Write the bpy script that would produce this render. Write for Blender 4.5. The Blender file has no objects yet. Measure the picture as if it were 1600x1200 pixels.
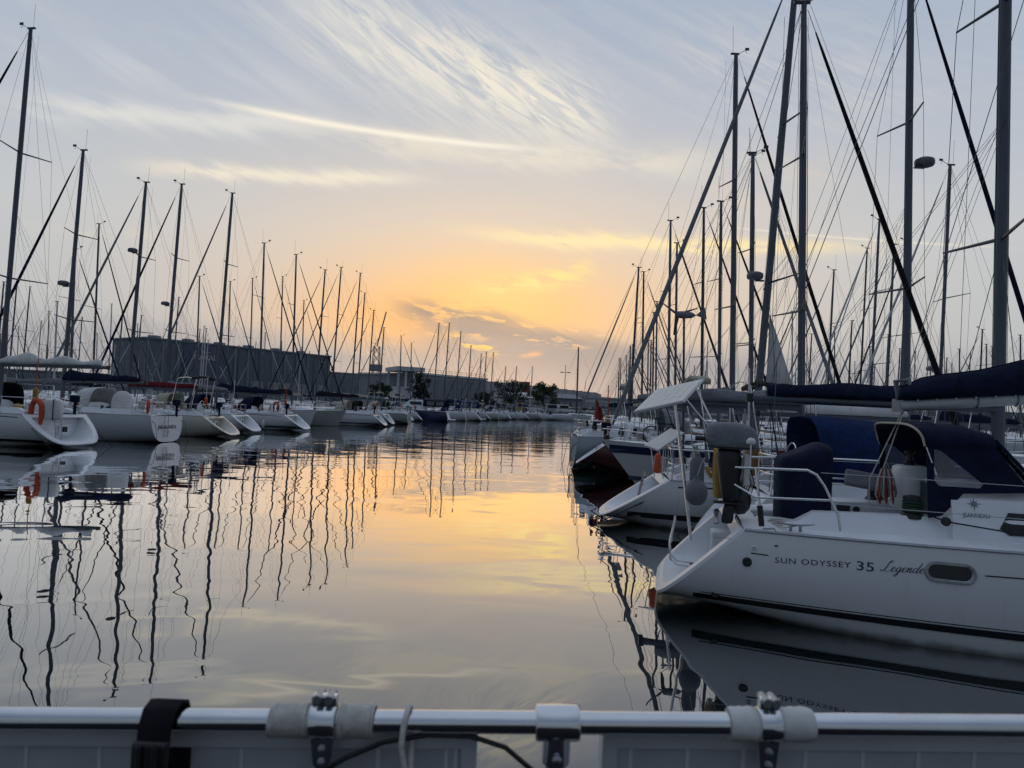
import bpy, math, random
from mathutils import Vector, Matrix
R = math.radians
rnd = random.Random(11)
scene = bpy.context.scene
col = scene.collection

# ------------------------------------------------------------------ camera
F = 1130.0                       # focal length in pixels of the 1600 px wide photograph
PITCH, ROLL, CAMH = R(1.83), R(2.5), 2.3
CAM = Vector((0, 0, CAMH))
_f = Vector((0, math.cos(PITCH), math.sin(PITCH)))
_u0 = Vector((0, -math.sin(PITCH), math.cos(PITCH)))
_r0 = Vector((1, 0, 0))
_r = _r0 * math.cos(ROLL) + _u0 * math.sin(ROLL)
_u = -_r0 * math.sin(ROLL) + _u0 * math.cos(ROLL)
cd = bpy.data.cameras.new('camera')
cd.sensor_width = 36; cd.lens = 36 * F / 1600
cd.clip_start = 0.05; cd.clip_end = 6000
cd.dof.use_dof = True; cd.dof.focus_distance = 14; cd.dof.aperture_fstop = 8.0
cam = bpy.data.objects.new('camera', cd)
cam.matrix_world = Matrix(((_r.x, _u.x, -_f.x, 0), (_r.y, _u.y, -_f.y, 0), (_r.z, _u.z, -_f.z, CAMH), (0, 0, 0, 1)))
col.objects.link(cam); scene.camera = cam

def ray(u, v): return _f + _r * ((u - 800) / F) + _u * ((600 - v) / F)
def atY(u, v, Y):
    d = ray(u, v); return CAM + d * (Y / d.y)
def atZ(u, v, z=0.0):
    d = ray(u, v); return CAM + d * ((z - CAMH) / d.z)
def azel(u, v):
    d = ray(u, v).normalized(); return math.atan2(d.x, d.y), math.asin(d.z)

scene.render.engine = 'CYCLES'
scene.cycles.use_denoising = True; scene.cycles.use_adaptive_sampling = True; scene.cycles.adaptive_threshold = 0.02
scene.cycles.max_bounces = 6; scene.cycles.diffuse_bounces = 2; scene.cycles.glossy_bounces = 3; scene.cycles.transmission_bounces = 4
scene.cycles.transparent_max_bounces = 8
scene.cycles.caustics_reflective = False; scene.cycles.caustics_refractive = False
scene.view_settings.view_transform = 'Standard'; scene.view_settings.look = 'None'
scene.view_settings.exposure = 0.0; scene.view_settings.gamma = 1.0; scene.view_settings.use_curve_mapping = False

def lin(r, g, b):
    f = lambda c: c / 12.92 if c <= 0.04045 else ((c + 0.055) / 1.055) ** 2.4
    return (f(r / 255), f(g / 255), f(b / 255), 1)

# ------------------------------------------------------------------ node helper
class NT:
    def __init__(s, tree): s.t = tree; s.n = tree.nodes; s.l = tree.links
    def new(s, typ, **kw):
        n = s.n.new(typ)
        for k, v in kw.items(): setattr(n, k, v)
        return n
    def put(s, sock, val):
        if isinstance(val, bpy.types.NodeSocket): s.l.new(val, sock)
        elif val is not None: sock.default_value = val
    def m(s, op, a, b=None, c=None, clamp=False):
        n = s.new('ShaderNodeMath', operation=op, use_clamp=clamp)
        s.put(n.inputs[0], a); s.put(n.inputs[1], b)
        if c is not None: s.put(n.inputs[2], c)
        return n.outputs[0]
    def mix(s, fac, a, b, mode='MIX'):
        n = s.new('ShaderNodeMix', data_type='RGBA', blend_type=mode)
        s.put(n.inputs[0], fac); s.put(n.inputs[6], a); s.put(n.inputs[7], b)
        return n.outputs[2]
    def step(s, x, lo, hi):
        n = s.new('ShaderNodeMapRange', interpolation_type='SMOOTHSTEP')
        s.put(n.inputs[0], x); n.inputs[1].default_value = lo; n.inputs[2].default_value = hi
        return n.outputs[0]
    def xyz(s, x, y, z):
        n = s.new('ShaderNodeCombineXYZ')
        s.put(n.inputs[0], x); s.put(n.inputs[1], y); s.put(n.inputs[2], z); return n.outputs[0]
    def noise(s, vec, scale, detail=3, rough=0.5, dist=0.0):
        n = s.new('ShaderNodeTexNoise'); s.put(n.inputs['Vector'], vec)
        n.inputs['Scale'].default_value = scale; n.inputs['Detail'].default_value = detail
        n.inputs['Roughness'].default_value = rough; n.inputs['Distortion'].default_value = dist
        return n.outputs['Fac']
    def ramp(s, fac, stops):
        n = s.new('ShaderNodeValToRGB'); e = n.color_ramp.elements
        while len(e) < len(stops): e.new(0.5)
        for i, (p, c) in enumerate(stops): e[i].position = p; e[i].color = c
        s.put(n.inputs[0], fac); return n.outputs[0]

# ------------------------------------------------------------------ sky (world)
SUN_AZ, SUN_EL = azel(765, 548)
world = bpy.data.worlds.new('World'); scene.world = world; world.use_nodes = True
def build_sky():
    k = NT(world.node_tree); k.n.clear()
    tc = k.new('ShaderNodeTexCoord')
    sep = k.new('ShaderNodeSeparateXYZ'); k.l.new(tc.outputs['Generated'], sep.inputs[0])
    x, y, z = sep.outputs
    az = k.m('ARCTAN2', x, y)
    el = k.m('ARCSINE', z)
    ela = k.m('ABSOLUTE', el)
    base = k.ramp(k.m('DIVIDE', ela, 1.5708), [
        (0.0, lin(156, 158, 166)), (0.03, lin(166, 167, 173)), (0.07, lin(184, 187, 190)), (0.14, lin(190, 195, 200)),
        (0.23, lin(178, 187, 200)), (0.33, lin(166, 178, 197)), (0.5, lin(168, 180, 200)), (1.0, lin(166, 180, 202))])
    def gauss(ca, ce, sa, se):
        q = k.m('ADD', k.m('POWER', k.m('DIVIDE', k.m('SUBTRACT', az, ca), sa), 2.0),
                k.m('POWER', k.m('DIVIDE', k.m('SUBTRACT', ela, ce), se), 2.0))
        return k.m('EXPONENT', k.m('MULTIPLY', q, -1.0))
    a0, e0 = azel(800, 430)
    c = k.mix(k.m('MULTIPLY', gauss(a0, e0 + 0.035, 0.42, 0.14), 0.56), base, lin(243, 218, 188))
    c = k.mix(k.m('MULTIPLY', gauss(*azel(765, 480), 0.26, 0.085), 0.95), c, lin(252, 198, 132))
    c = k.mix(k.m('MULTIPLY', gauss(*azel(690, 508), 0.17, 0.045), 0.75), c, lin(250, 178, 102))
    c = k.mix(k.m('MULTIPLY', gauss(*azel(775, 470), 0.085, 0.05), 0.5), c, lin(255, 214, 136))
    # shared noises: wind-combed fibres, soft billows
    pa = k.xyz(az, ela, 0.0)
    nb = k.noise(k.xyz(k.m('MULTIPLY', az, 11.0), k.m('ADD', k.m('MULTIPLY', ela, 42.0), k.m('MULTIPLY', az, 5.0)), 0.0), 1.0, 5, 0.62)
    nf = k.noise(k.xyz(k.m('ADD', k.m('MULTIPLY', az, 5.0), k.m('MULTIPLY', ela, 7.0)), k.m('ADD', k.m('MULTIPLY', ela, 30.0), k.m('MULTIPLY', az, 13.0)), 3.3), 1.0, 5, 0.62, 0.7)
    ns = k.noise(k.xyz(k.m('MULTIPLY', az, 24.0), k.m('ADD', k.m('MULTIPLY', ela, 95.0), k.m('MULTIPLY', az, 9.0)), 6.3), 1.0, 3, 0.6)
    nq = k.noise(k.xyz(k.m('ADD', k.m('MULTIPLY', az, 13.0), k.m('MULTIPLY', ela, -6.0)), k.m('ADD', k.m('MULTIPLY', ela, 80.0), k.m('MULTIPLY', az, 46.0)), 1.7), 1.0, 4, 0.6, 0.9)
    warp = k.m('MULTIPLY', k.m('SUBTRACT', nf, 0.5), 0.028)
    def streak(p0, p1, w, strength, colour, c, nz, nlo=0.36, nhi=0.66, taper=1.0):
        (ax, ay), (bx, by) = azel(*p0), azel(*p1)
        L = math.hypot(bx - ax, by - ay); ux, uy = (bx - ax) / L, (by - ay) / L
        dx, dy = k.m('SUBTRACT', az, ax), k.m('SUBTRACT', ela, ay)
        s1 = k.m('MULTIPLY_ADD', dx, ux / L, k.m('MULTIPLY', dy, uy / L))
        t_ = k.m('MULTIPLY_ADD', dy, ux, k.m('MULTIPLY', dx, -uy))
        if w > 6: t_ = k.m('ADD', t_, warp)
        along = k.m('MULTIPLY', k.step(s1, -0.05, 0.3 * taper), k.m('SUBTRACT', 1.0, k.step(s1, 1 - 0.3 * taper, 1.05)))
        tt = k.m('MULTIPLY', t_, F / w)
        across = k.m('EXPONENT', k.m('MULTIPLY', k.m('MULTIPLY', tt, tt), -1.0))
        fac = k.m('MULTIPLY', k.m('MULTIPLY', k.m('MULTIPLY', along, across), k.step(nz, nlo, nhi)), strength, clamp=True)
        return k.mix(fac, c, colour)
    cream, white = lin(238, 231, 216), lin(214, 214, 214)
    c = k.mix(k.m('MULTIPLY', k.m('MULTIPLY', k.step(nf, 0.45, 0.75), k.step(ela, 0.2, 0.45)), 0.2), c, white)
    c = k.mix(k.m('MULTIPLY', k.m('MULTIPLY', k.step(nb, 0.47, 0.75), k.step(ela, 0.10, 0.3)), 0.18), c, lin(206, 202, 198))
    c = streak((330, -70), (1010, 225), 72, 0.42, cream, c, nf, 0.25, 0.6)
    c = streak((430, -30), (985, 215), 55, 0.75, cream, c, nq, 0.36, 0.64)
    c = streak((640, 60), (960, 195), 30, 0.6, lin(248, 238, 214), c, nq, 0.40, 0.62)
    c = streak((-40, 152), (560, 196), 16, 0.75, lin(226, 224, 218), c, nb, 0.28, 0.56)
    c = streak((420, 190), (1200, 250), 20, 0.7, lin(236, 226, 206), c, nb, 0.30, 0.58)
    c = streak((60, 60), (520, 150), 26, 0.35, lin(212, 214, 216), c, nf, 0.36, 0.66)
    c = streak((290, 148), (880, 236), 4.5, 0.95, lin(250, 242, 224), c, nb, 0.1, 0.42)
    c = streak((170, 258), (690, 276), 10, 0.95, lin(238, 228, 208), c, nb, 0.22, 0.5)
    c = streak((680, 356), (1400, 386), 11, 1.0, lin(253, 230, 178), c, ns, 0.2, 0.5)
    c = streak((20, 350), (280, 372), 7, 0.4, lin(222, 208, 184), c, nb)
    c = streak((730, 446), (940, 428), 13, 0.95, lin(255, 224, 146), c, ns, 0.34, 0.58)
    c = streak((850, 446), (930, 400), 14, 0.6, lin(255, 226, 148), c, ns, 0.34, 0.66)
    c = streak((1080, 310), (1360, 235), 40, 0.4, lin(226, 208, 182), c, nf, 0.36, 0.7)
    c = streak((1000, 60), (1500, 150), 60, 0.35, lin(220, 212, 204), c, nq, 0.36, 0.7)
    c = streak((1080, 348), (1600, 388), 1.5, 0.6, lin(238, 228, 206), c, nb, 0.0, 0.2)
    # low bank of haze and cloud along the horizon, with torn dark cloud above it
    edge = k.m('ADD', k.m('MULTIPLY', k.m('SUBTRACT', nb, 0.5), 0.05), ela)
    bank = k.m('SUBTRACT', 1.0, k.step(edge, 0.05, 0.10))
    near = gauss(a0, 0.0, 0.5, 5.0)
    c = k.mix(k.m('MULTIPLY', bank, k.m('ADD', 0.72, k.m('MULTIPLY', near, 0.24))), c, lin(157, 159, 166))
    c = streak((600, 532), (1300, 590), 26, 0.95, lin(150, 153, 162), c, nb, 0.1, 0.34)
    c = streak((600, 476), (830, 512), 15, 1.0, lin(160, 142, 130), c, ns, 0.40, 0.52)
    c = streak((620, 498), (1000, 550), 19, 1.0, lin(152, 143, 142), c, ns, 0.32, 0.45)
    c = streak((640, 540), (1080, 566), 21, 1.0, lin(152, 149, 154), c, ns, 0.26, 0.42)
    c = streak((690, 522), (800, 556), 8, 0.95, lin(255, 205, 118), c, ns, 0.46, 0.58)
    c = streak((800, 526), (930, 545), 4, 0.8, lin(244, 196, 138), c, ns, 0.46, 0.56)
    c = streak((808, 556), (850, 552), 4, 0.8, lin(236, 180, 140), c, ns, 0.3, 0.6)
    # the evening sky falls off away from the sunset
    hz = k.m('COSINE', k.m('SUBTRACT', az, SUN_AZ))
    fall = k.m('ADD', 0.40, k.m('MULTIPLY', k.step(hz, -0.6, 0.85), 0.60))
    fall = k.m('ADD', fall, k.m('MULTIPLY', k.m('SUBTRACT', 0.92, fall), k.step(ela, 0.45, 1.3)))
    c = k.mix(1.0, c, k.xyz(k.m('POWER', fall, 1.14), fall, k.m('POWER', fall, 0.84)), 'MULTIPLY')
    sky = k.new('ShaderNodeTexSky', sky_type='NISHITA')
    sky.sun_disc = False; sky.sun_elevation = SUN_EL; sky.sun_rotation = SUN_AZ
    bg0 = k.new('ShaderNodeBackground'); k.l.new(sky.outputs[0], bg0.inputs[0]); bg0.inputs[1].default_value = 0.006
    bg = k.new('ShaderNodeBackground'); k.l.new(c, bg.inputs[0]); bg.inputs[1].default_value = 1.0
    ad = k.new('ShaderNodeAddShader'); k.l.new(bg0.outputs[0], ad.inputs[0]); k.l.new(bg.outputs[0], ad.inputs[1])
    out = k.new('ShaderNodeOutputWorld'); k.l.new(ad.outputs[0], out.inputs[0])
build_sky()
world.cycles.sampling_method = 'NONE'      # a broad even sky: hits by bounced rays suffice

# the sun has sunk into the cloud bank: what is left of it is weak, wide and warm
sd = bpy.data.lights.new('sun', 'SUN'); sd.energy = 0.008; sd.angle = R(60); sd.color = (1.0, 0.72, 0.42)
sun = bpy.data.objects.new('sun', sd); col.objects.link(sun)
_sd = Vector((math.sin(SUN_AZ) * math.cos(SUN_EL), math.cos(SUN_AZ) * math.cos(SUN_EL), math.sin(SUN_EL)))
sun.rotation_euler = _sd.to_track_quat('Z', 'Y').to_euler()

# ------------------------------------------------------------------ materials
MATS = {}
def mat(name, color, rough=0.5, metal=0.0, var=0.12, nscale=6.0, bump=0.0, bscale=40.0, spec=0.5, stretch=None, dirt=None, coat=0.0):
    m = bpy.data.materials.new(name); m.use_nodes = True
    k = NT(m.node_tree); b = k.n['Principled BSDF']
    tc = k.new('ShaderNodeTexCoord'); v = tc.outputs['Object']
    if stretch:
        mp = k.new('ShaderNodeMapping'); k.l.new(v, mp.inputs[0]); mp.inputs['Scale'].default_value = stretch; v = mp.outputs[0]
    n1 = k.noise(v, nscale, 5, 0.6)
    c = tuple(color[:3]) + (1,)
    lo = tuple(x * (1 - var) for x in c[:3]) + (1,); hi = tuple(min(1, x * (1 + var)) for x in c[:3]) + (1,)
    cc = k.ramp(n1, [(0.3, lo), (0.7, hi)])
    if dirt:
        n2 = k.step(k.noise(v, nscale * 0.35, 6, 0.7), 0.5, 0.85)
        cc = k.mix(k.m('MULTIPLY', n2, dirt[1]), cc, tuple(dirt[0]) + (1,))
    k.l.new(cc, b.inputs['Base Color'])
    b.inputs['Metallic'].default_value = metal
    k.put(b.inputs['Roughness'], k.m('ADD', rough - 0.06, k.m('MULTIPLY', k.noise(v, nscale * 2.3, 3), 0.12), clamp=True))
    b.inputs['Specular IOR Level'].default_value = spec
    if coat: b.inputs['Coat Weight'].default_value = coat; b.inputs['Coat Roughness'].default_value = 0.08
    if bump:
        bn = k.new('ShaderNodeBump'); bn.inputs['Strength'].default_value = 1.0; bn.inputs['Distance'].default_value = bump
        k.l.new(k.noise(v, bscale, 4), bn.inputs['Height']); k.l.new(bn.outputs[0], b.inputs['Normal'])
    MATS[name] = m; return m

def hullmat(name, color, band=None, stain=0.25):
    """gelcoat; a grimy band just above the waterline and faint run-off streaks"""
    m = bpy.data.materials.new(name); m.use_nodes = True
    k = NT(m.node_tree); b = k.n['Principled BSDF']
    tc = k.new('ShaderNodeTexCoord'); sp = k.new('ShaderNodeSeparateXYZ'); k.l.new(tc.outputs['Object'], sp.inputs[0])
    z = sp.outputs[2]
    st = k.noise(k.xyz(k.m('MULTIPLY', sp.outputs[0], 9), k.m('MULTIPLY', sp.outputs[1], 9), k.m('MULTIPLY', z, 0.7)), 1.0, 4, 0.6)
    c = k.mix(k.m('MULTIPLY', k.step(st, 0.55, 0.8), stain), tuple(color) + (1,), (color[0] * .62, color[1] * .6, color[2] * .52, 1))
    n = k.noise(tc.outputs['Object'], 5, 4)
    g = k.m('SUBTRACT', 1.0, k.step(k.m('ADD', z, k.m('MULTIPLY', n, 0.10)), 0.05, 0.15))
    c = k.mix(k.m('MULTIPLY', g, 0.75), c, (0.05, 0.055, 0.035, 1))
    if band:
        c = k.mix(k.m('SUBTRACT', 1.0, k.step(z, band[1] - 0.004, band[1] + 0.004)), c, tuple(band[0]) + (1,))
    k.l.new(c, b.inputs['Base Color']); b.inputs['Roughness'].default_value = 0.28
    b.inputs['Coat Weight'].default_value = 0.5; b.inputs['Coat Roughness'].default_value = 0.05
    bn = k.new('ShaderNodeBump'); bn.inputs['Distance'].default_value = 0.012; k.l.new(k.noise(tc.outputs['Object'], 1.3, 2), bn.inputs['Height']); k.l.new(bn.outputs[0], b.inputs['Coat Normal'])
    scf = k.step(k.noise(k.xyz(k.m('MULTIPLY', sp.outputs[0], 2.0), 0.0, k.m('MULTIPLY', z, 26.0)), 1.0, 5, 0.7), 0.62, 0.78)
    c2 = k.mix(k.m('MULTIPLY', scf, 0.16), c, (color[0] * .5, color[1] * .5, color[2] * .48, 1)); k.l.new(c2, b.inputs['Base Color'])
    MATS[name] = m; return m

hullmat('gelcoat_white', (0.78, 0.80, 0.82), stain=0.22)
hullmat('gelcoat_cool', (0.66, 0.70, 0.74)); hullmat('gelcoat_cream', (0.66, 0.62, 0.54))
hullmat('gelcoat_grey', (0.42, 0.43, 0.42)); hullmat('gelcoat_slate', (0.36, 0.42, 0.47), band=((0.10, 0.17, 0.17), 0.42))
hullmat('gelcoat_navy', (0.02, 0.035, 0.10)); hullmat('gelcoat_maroon', (0.075, 0.014, 0.015))
hullmat('gelcoat_stained', (0.62, 0.64, 0.64), stain=0.6)
mat('deck_white', (0.76, 0.79, 0.81), 0.45, var=0.05, nscale=3, bump=0.0008, bscale=220, dirt=((0.4, 0.4, 0.38), 0.18))
mat('moulding', (0.78, 0.80, 0.83), 0.32, var=0.04, nscale=4, dirt=((0.45, 0.45, 0.42), 0.12))
mat('teak', (0.24, 0.15, 0.085), 0.65, var=0.35, nscale=4, stretch=(3, 40, 10), bump=0.001, bscale=60)
mat('mast_alloy', (0.095, 0.108, 0.13), 0.45, metal=0.4, var=0.12, nscale=3, stretch=(6, 6, 0.6))
mat('mast_white', (0.55, 0.56, 0.57), 0.4, var=0.08)
mat('mast_dark', (0.035, 0.04, 0.05), 0.4, var=0.2)
mat('wire', (0.09, 0.095, 0.10), 0.45, metal=0.5, var=0.2)
mat('steel', (0.70, 0.71, 0.73), 0.085, metal=1.0, var=0.06, nscale=14)
mat('steel_dull', (0.34, 0.35, 0.37), 0.35, metal=0.9, var=0.12, nscale=14)
mat('canvas_navy', (0.008, 0.012, 0.036), 0.9, var=0.35, nscale=7, bump=0.03, bscale=6, spec=0.2, dirt=((0.03, 0.04, 0.08), 0.5))
mat('canvas_blue', (0.009, 0.024, 0.085), 0.9, var=0.3, nscale=7, bump=0.03, bscale=6, spec=0.2)
mat('canvas_grey', (0.21, 0.22, 0.24), 0.9, var=0.15, nscale=6, bump=0.025, bscale=6, spec=0.2)
mat('canvas_white', (0.64, 0.64, 0.62), 0.85, var=0.1, nscale=5, bump=0.025, bscale=6, spec=0.25, dirt=((0.3, 0.3, 0.27), 0.4))
mat('canvas_black', (0.012, 0.012, 0.015), 0.85, var=0.3, nscale=6, bump=0.025, bscale=6, spec=0.2)
mat('canvas_red', (0.14, 0.014, 0.018), 0.88, var=0.2, nscale=6, bump=0.025, bscale=6, spec=0.2)
mat('canvas_beige', (0.42, 0.38, 0.30), 0.88, var=0.12, nscale=6, bump=0.025, bscale=6, spec=0.2)
mat('sailcloth', (0.58, 0.58, 0.57), 0.75, var=0.08, nscale=4, bump=0.006, bscale=6)
mat('black_paint', (0.008, 0.009, 0.012), 0.3, var=0.2)
mat('navy_paint', (0.012, 0.022, 0.075), 0.3, var=0.2)
mat('black_plastic', (0.012, 0.012, 0.013), 0.4, var=0.3)
mat('rubber_grey', (0.13, 0.135, 0.16), 0.6, var=0.15)
mat('dark_glass', (0.008, 0.01, 0.013), 0.08, var=0.3)
mat('orange_foam', (0.55, 0.075, 0.025), 0.6, var=0.15)
mat('ochre_cloth', (0.36, 0.22, 0.045), 0.8, var=0.2, bump=0.006, bscale=14)
mat('brown_leather', (0.22, 0.12, 0.05), 0.6, var=0.2)
mat('white_plastic', (0.7, 0.71, 0.72), 0.4, var=0.06)
mat('rope_white', (0.58, 0.56, 0.51), 0.9, var=0.2, nscale=60, bump=0.002, bscale=150)
mat('rope_green', (0.012, 0.045, 0.022), 0.85, var=0.4, nscale=80, bump=0.002, bscale=160)
mat('rope_red', (0.30, 0.05, 0.03), 0.85, var=0.4, nscale=60)
mat('rope_black', (0.01, 0.01, 0.012), 0.85, var=0.3, nscale=60)
mat('red_flag', (0.22, 0.03, 0.025), 0.8, var=0.2)
mat('lettering_navy', (0.02, 0.026, 0.05), 0.4, var=0.1)
mat('panel_frame', (0.66, 0.67, 0.68), 0.4, metal=0.2, var=0.08)
mat('panel_back', (0.50, 0.515, 0.53), 0.5, var=0.12, nscale=9)
mat('panel_cell_glare', (0.74, 0.71, 0.64), 0.25, var=0.05, nscale=30)  # cream tone paints the sky glare on the glass into the cells
mat('quay_stone', (0.16, 0.15, 0.14), 0.9, var=0.25, nscale=1.2, bump=0.03, bscale=3)
mat('land', (0.11, 0.11, 0.105), 0.95, var=0.2, nscale=0.3)
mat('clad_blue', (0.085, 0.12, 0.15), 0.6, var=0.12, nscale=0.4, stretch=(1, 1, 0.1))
mat('clad_navy', (0.07, 0.095, 0.15), 0.6, var=0.12, nscale=0.4)
mat('clad_grey', (0.24, 0.26, 0.28), 0.65, var=0.12, nscale=0.5)
mat('clad_dark', (0.15, 0.175, 0.20), 0.65, var=0.15, nscale=0.5)
mat('wall_white', (0.52, 0.53, 0.54), 0.75, var=0.1, nscale=0.6, dirt=((0.25, 0.25, 0.24), 0.4))
mat('roof_grey', (0.27, 0.29, 0.31), 0.6, var=0.12, nscale=0.6)
mat('brick_red', (0.22, 0.055, 0.04), 0.85, var=0.2, nscale=2)
mat('graffiti', (0.10, 0.22, 0.22), 0.8, var=0.9, nscale=1.4)
mat('bark', (0.05, 0.04, 0.03), 0.95, var=0.3, nscale=8)
mat('leaf', (0.045, 0.06, 0.022), 0.75, var=0.5, nscale=0.9)
mat('leaf_dark', (0.022, 0.035, 0.016), 0.75, var=0.5, nscale=0.9)
mat('tyre', (0.015, 0.015, 0.016), 0.8)
for nm, cl in (('car_white', (0.62, 0.63, 0.64)), ('car_silver', (0.36, 0.38, 0.4)), ('car_ochre', (0.36, 0.22, 0.06)), ('car_black', (0.02, 0.02, 0.024)), ('car_blue', (0.05, 0.09, 0.17))):
    mat(nm, cl, 0.3, metal=0.1, var=0.04, coat=0.4)

def vinyl(name):
    m = bpy.data.materials.new(name); m.use_nodes = True
    k = NT(m.node_tree); k.n.clear()
    tr = k.new('ShaderNodeBsdfTransparent'); tr.inputs[0].default_value = (0.72, 0.75, 0.78, 1)
    gl = k.new('ShaderNodeBsdfGlossy'); gl.inputs[0].default_value = (0.9, 0.9, 0.92, 1); gl.inputs['Roughness'].default_value = 0.12
    df = k.new('ShaderNodeBsdfDiffuse'); df.inputs[0].default_value = (0.34, 0.37, 0.42, 1)
    tc = k.new('ShaderNodeTexCoord')
    bn = k.new('ShaderNodeBump'); bn.inputs['Distance'].default_value = 0.02; k.l.new(k.noise(tc.outputs['Object'], 4, 3), bn.inputs['Height']); k.l.new(bn.outputs[0], gl.inputs['Normal'])
    fr = k.new('ShaderNodeFresnel'); fr.inputs[0].default_value = 1.6
    m1 = k.new('ShaderNodeMixShader'); k.put(m1.inputs[0], k.m('ADD', 0.2, k.m('MULTIPLY', k.noise(tc.outputs['Object'], 3, 4), 0.25)))
    k.l.new(tr.outputs[0], m1.inputs[1]); k.l.new(df.outputs[0], m1.inputs[2])
    m2 = k.new('ShaderNodeMixShader'); k.l.new(fr.outputs[0], m2.inputs[0]); k.l.new(m1.outputs[0], m2.inputs[1]); k.l.new(gl.outputs[0], m2.inputs[2])
    o = k.new('ShaderNodeOutputMaterial'); k.l.new(m2.outputs[0], o.inputs[0]); MATS[name] = m
vinyl('clear_vinyl')

def water_mat():
    m = bpy.data.materials.new('harbour_water'); m.use_nodes = True
    k = NT(m.node_tree); k.n.clear()
    g = k.new('ShaderNodeNewGeometry'); sp = k.new('ShaderNodeSeparateXYZ'); k.l.new(g.outputs['Position'], sp.inputs[0])
    X, Y = sp.outputs[0], sp.outputs[1]
    def n(sx, sy, seed, det=2, dist=0.0):
        return k.m('SUBTRACT', k.noise(k.xyz(k.m('MULTIPLY', X, sx), k.m('MULTIPLY', Y, sy), seed), 1.0, det, 0.5, dist), 0.5)
    patch = k.step(k.noise(k.xyz(k.m('MULTIPLY', X, 0.03), k.m('MULTIPLY', Y, 0.06), 4.0), 1.0, 3), 0.38, 0.66)
    patch2 = k.step(k.noise(k.xyz(k.m('MULTIPLY', X, 0.11), k.m('MULTIPLY', Y, 0.17), 9.0), 1.0, 2), 0.36, 0.64)
    breeze = k.m('MULTIPLY', k.step(Y, 16, 46), k.m('ADD', 0.55, k.m('MULTIPLY', patch, 0.7)))
    h = k.m('MULTIPLY', n(0.22, 0.34, 1.0, 1.2, 0.4), 0.028)
    h = k.m('ADD', h, k.m('MULTIPLY', n(0.62, 0.95, 2.0, 0.6, 0.9), k.m('ADD', 0.0034, k.m('MULTIPLY', patch2, 0.0052))))
    h = k.m('ADD', h, k.m('MULTIPLY', n(2.3, 3.4, 5.0, 1), k.m('ADD', 0.00026, k.m('MULTIPLY', breeze, 0.0016))))
    h = k.m('ADD', h, k.m('MULTIPLY', n(0.45, 1.7, 7.0, 3), k.m('MULTIPLY', breeze, 0.009)))
    bn = k.new('ShaderNodeBump'); bn.inputs['Strength'].default_value = 1.0; bn.inputs['Distance'].default_value = 1.0
    k.l.new(h, bn.inputs['Height'])
    gl = k.new('ShaderNodeBsdfGlossy'); gl.inputs[0].default_value = (1, 1, 1, 1); gl.inputs['Roughness'].default_value = 0.01
    df = k.new('ShaderNodeBsdfDiffuse'); df.inputs[0].default_value = (0.004, 0.010, 0.012, 1)
    fr = k.new('ShaderNodeFresnel'); fr.inputs[0].default_value = 1.5
    for s_ in (gl, fr): k.l.new(bn.outputs[0], s_.inputs['Normal'])
    mx = k.new('ShaderNodeMixShader'); k.l.new(k.m('MULTIPLY', fr.outputs[0], 2.05, clamp=True), mx.inputs[0]); k.l.new(df.outputs[0], mx.inputs[1]); k.l.new(gl.outputs[0], mx.inputs[2])
    o = k.new('ShaderNodeOutputMaterial'); k.l.new(mx.outputs[0], o.inputs[0]); MATS['harbour_water'] = m
water_mat()

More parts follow.
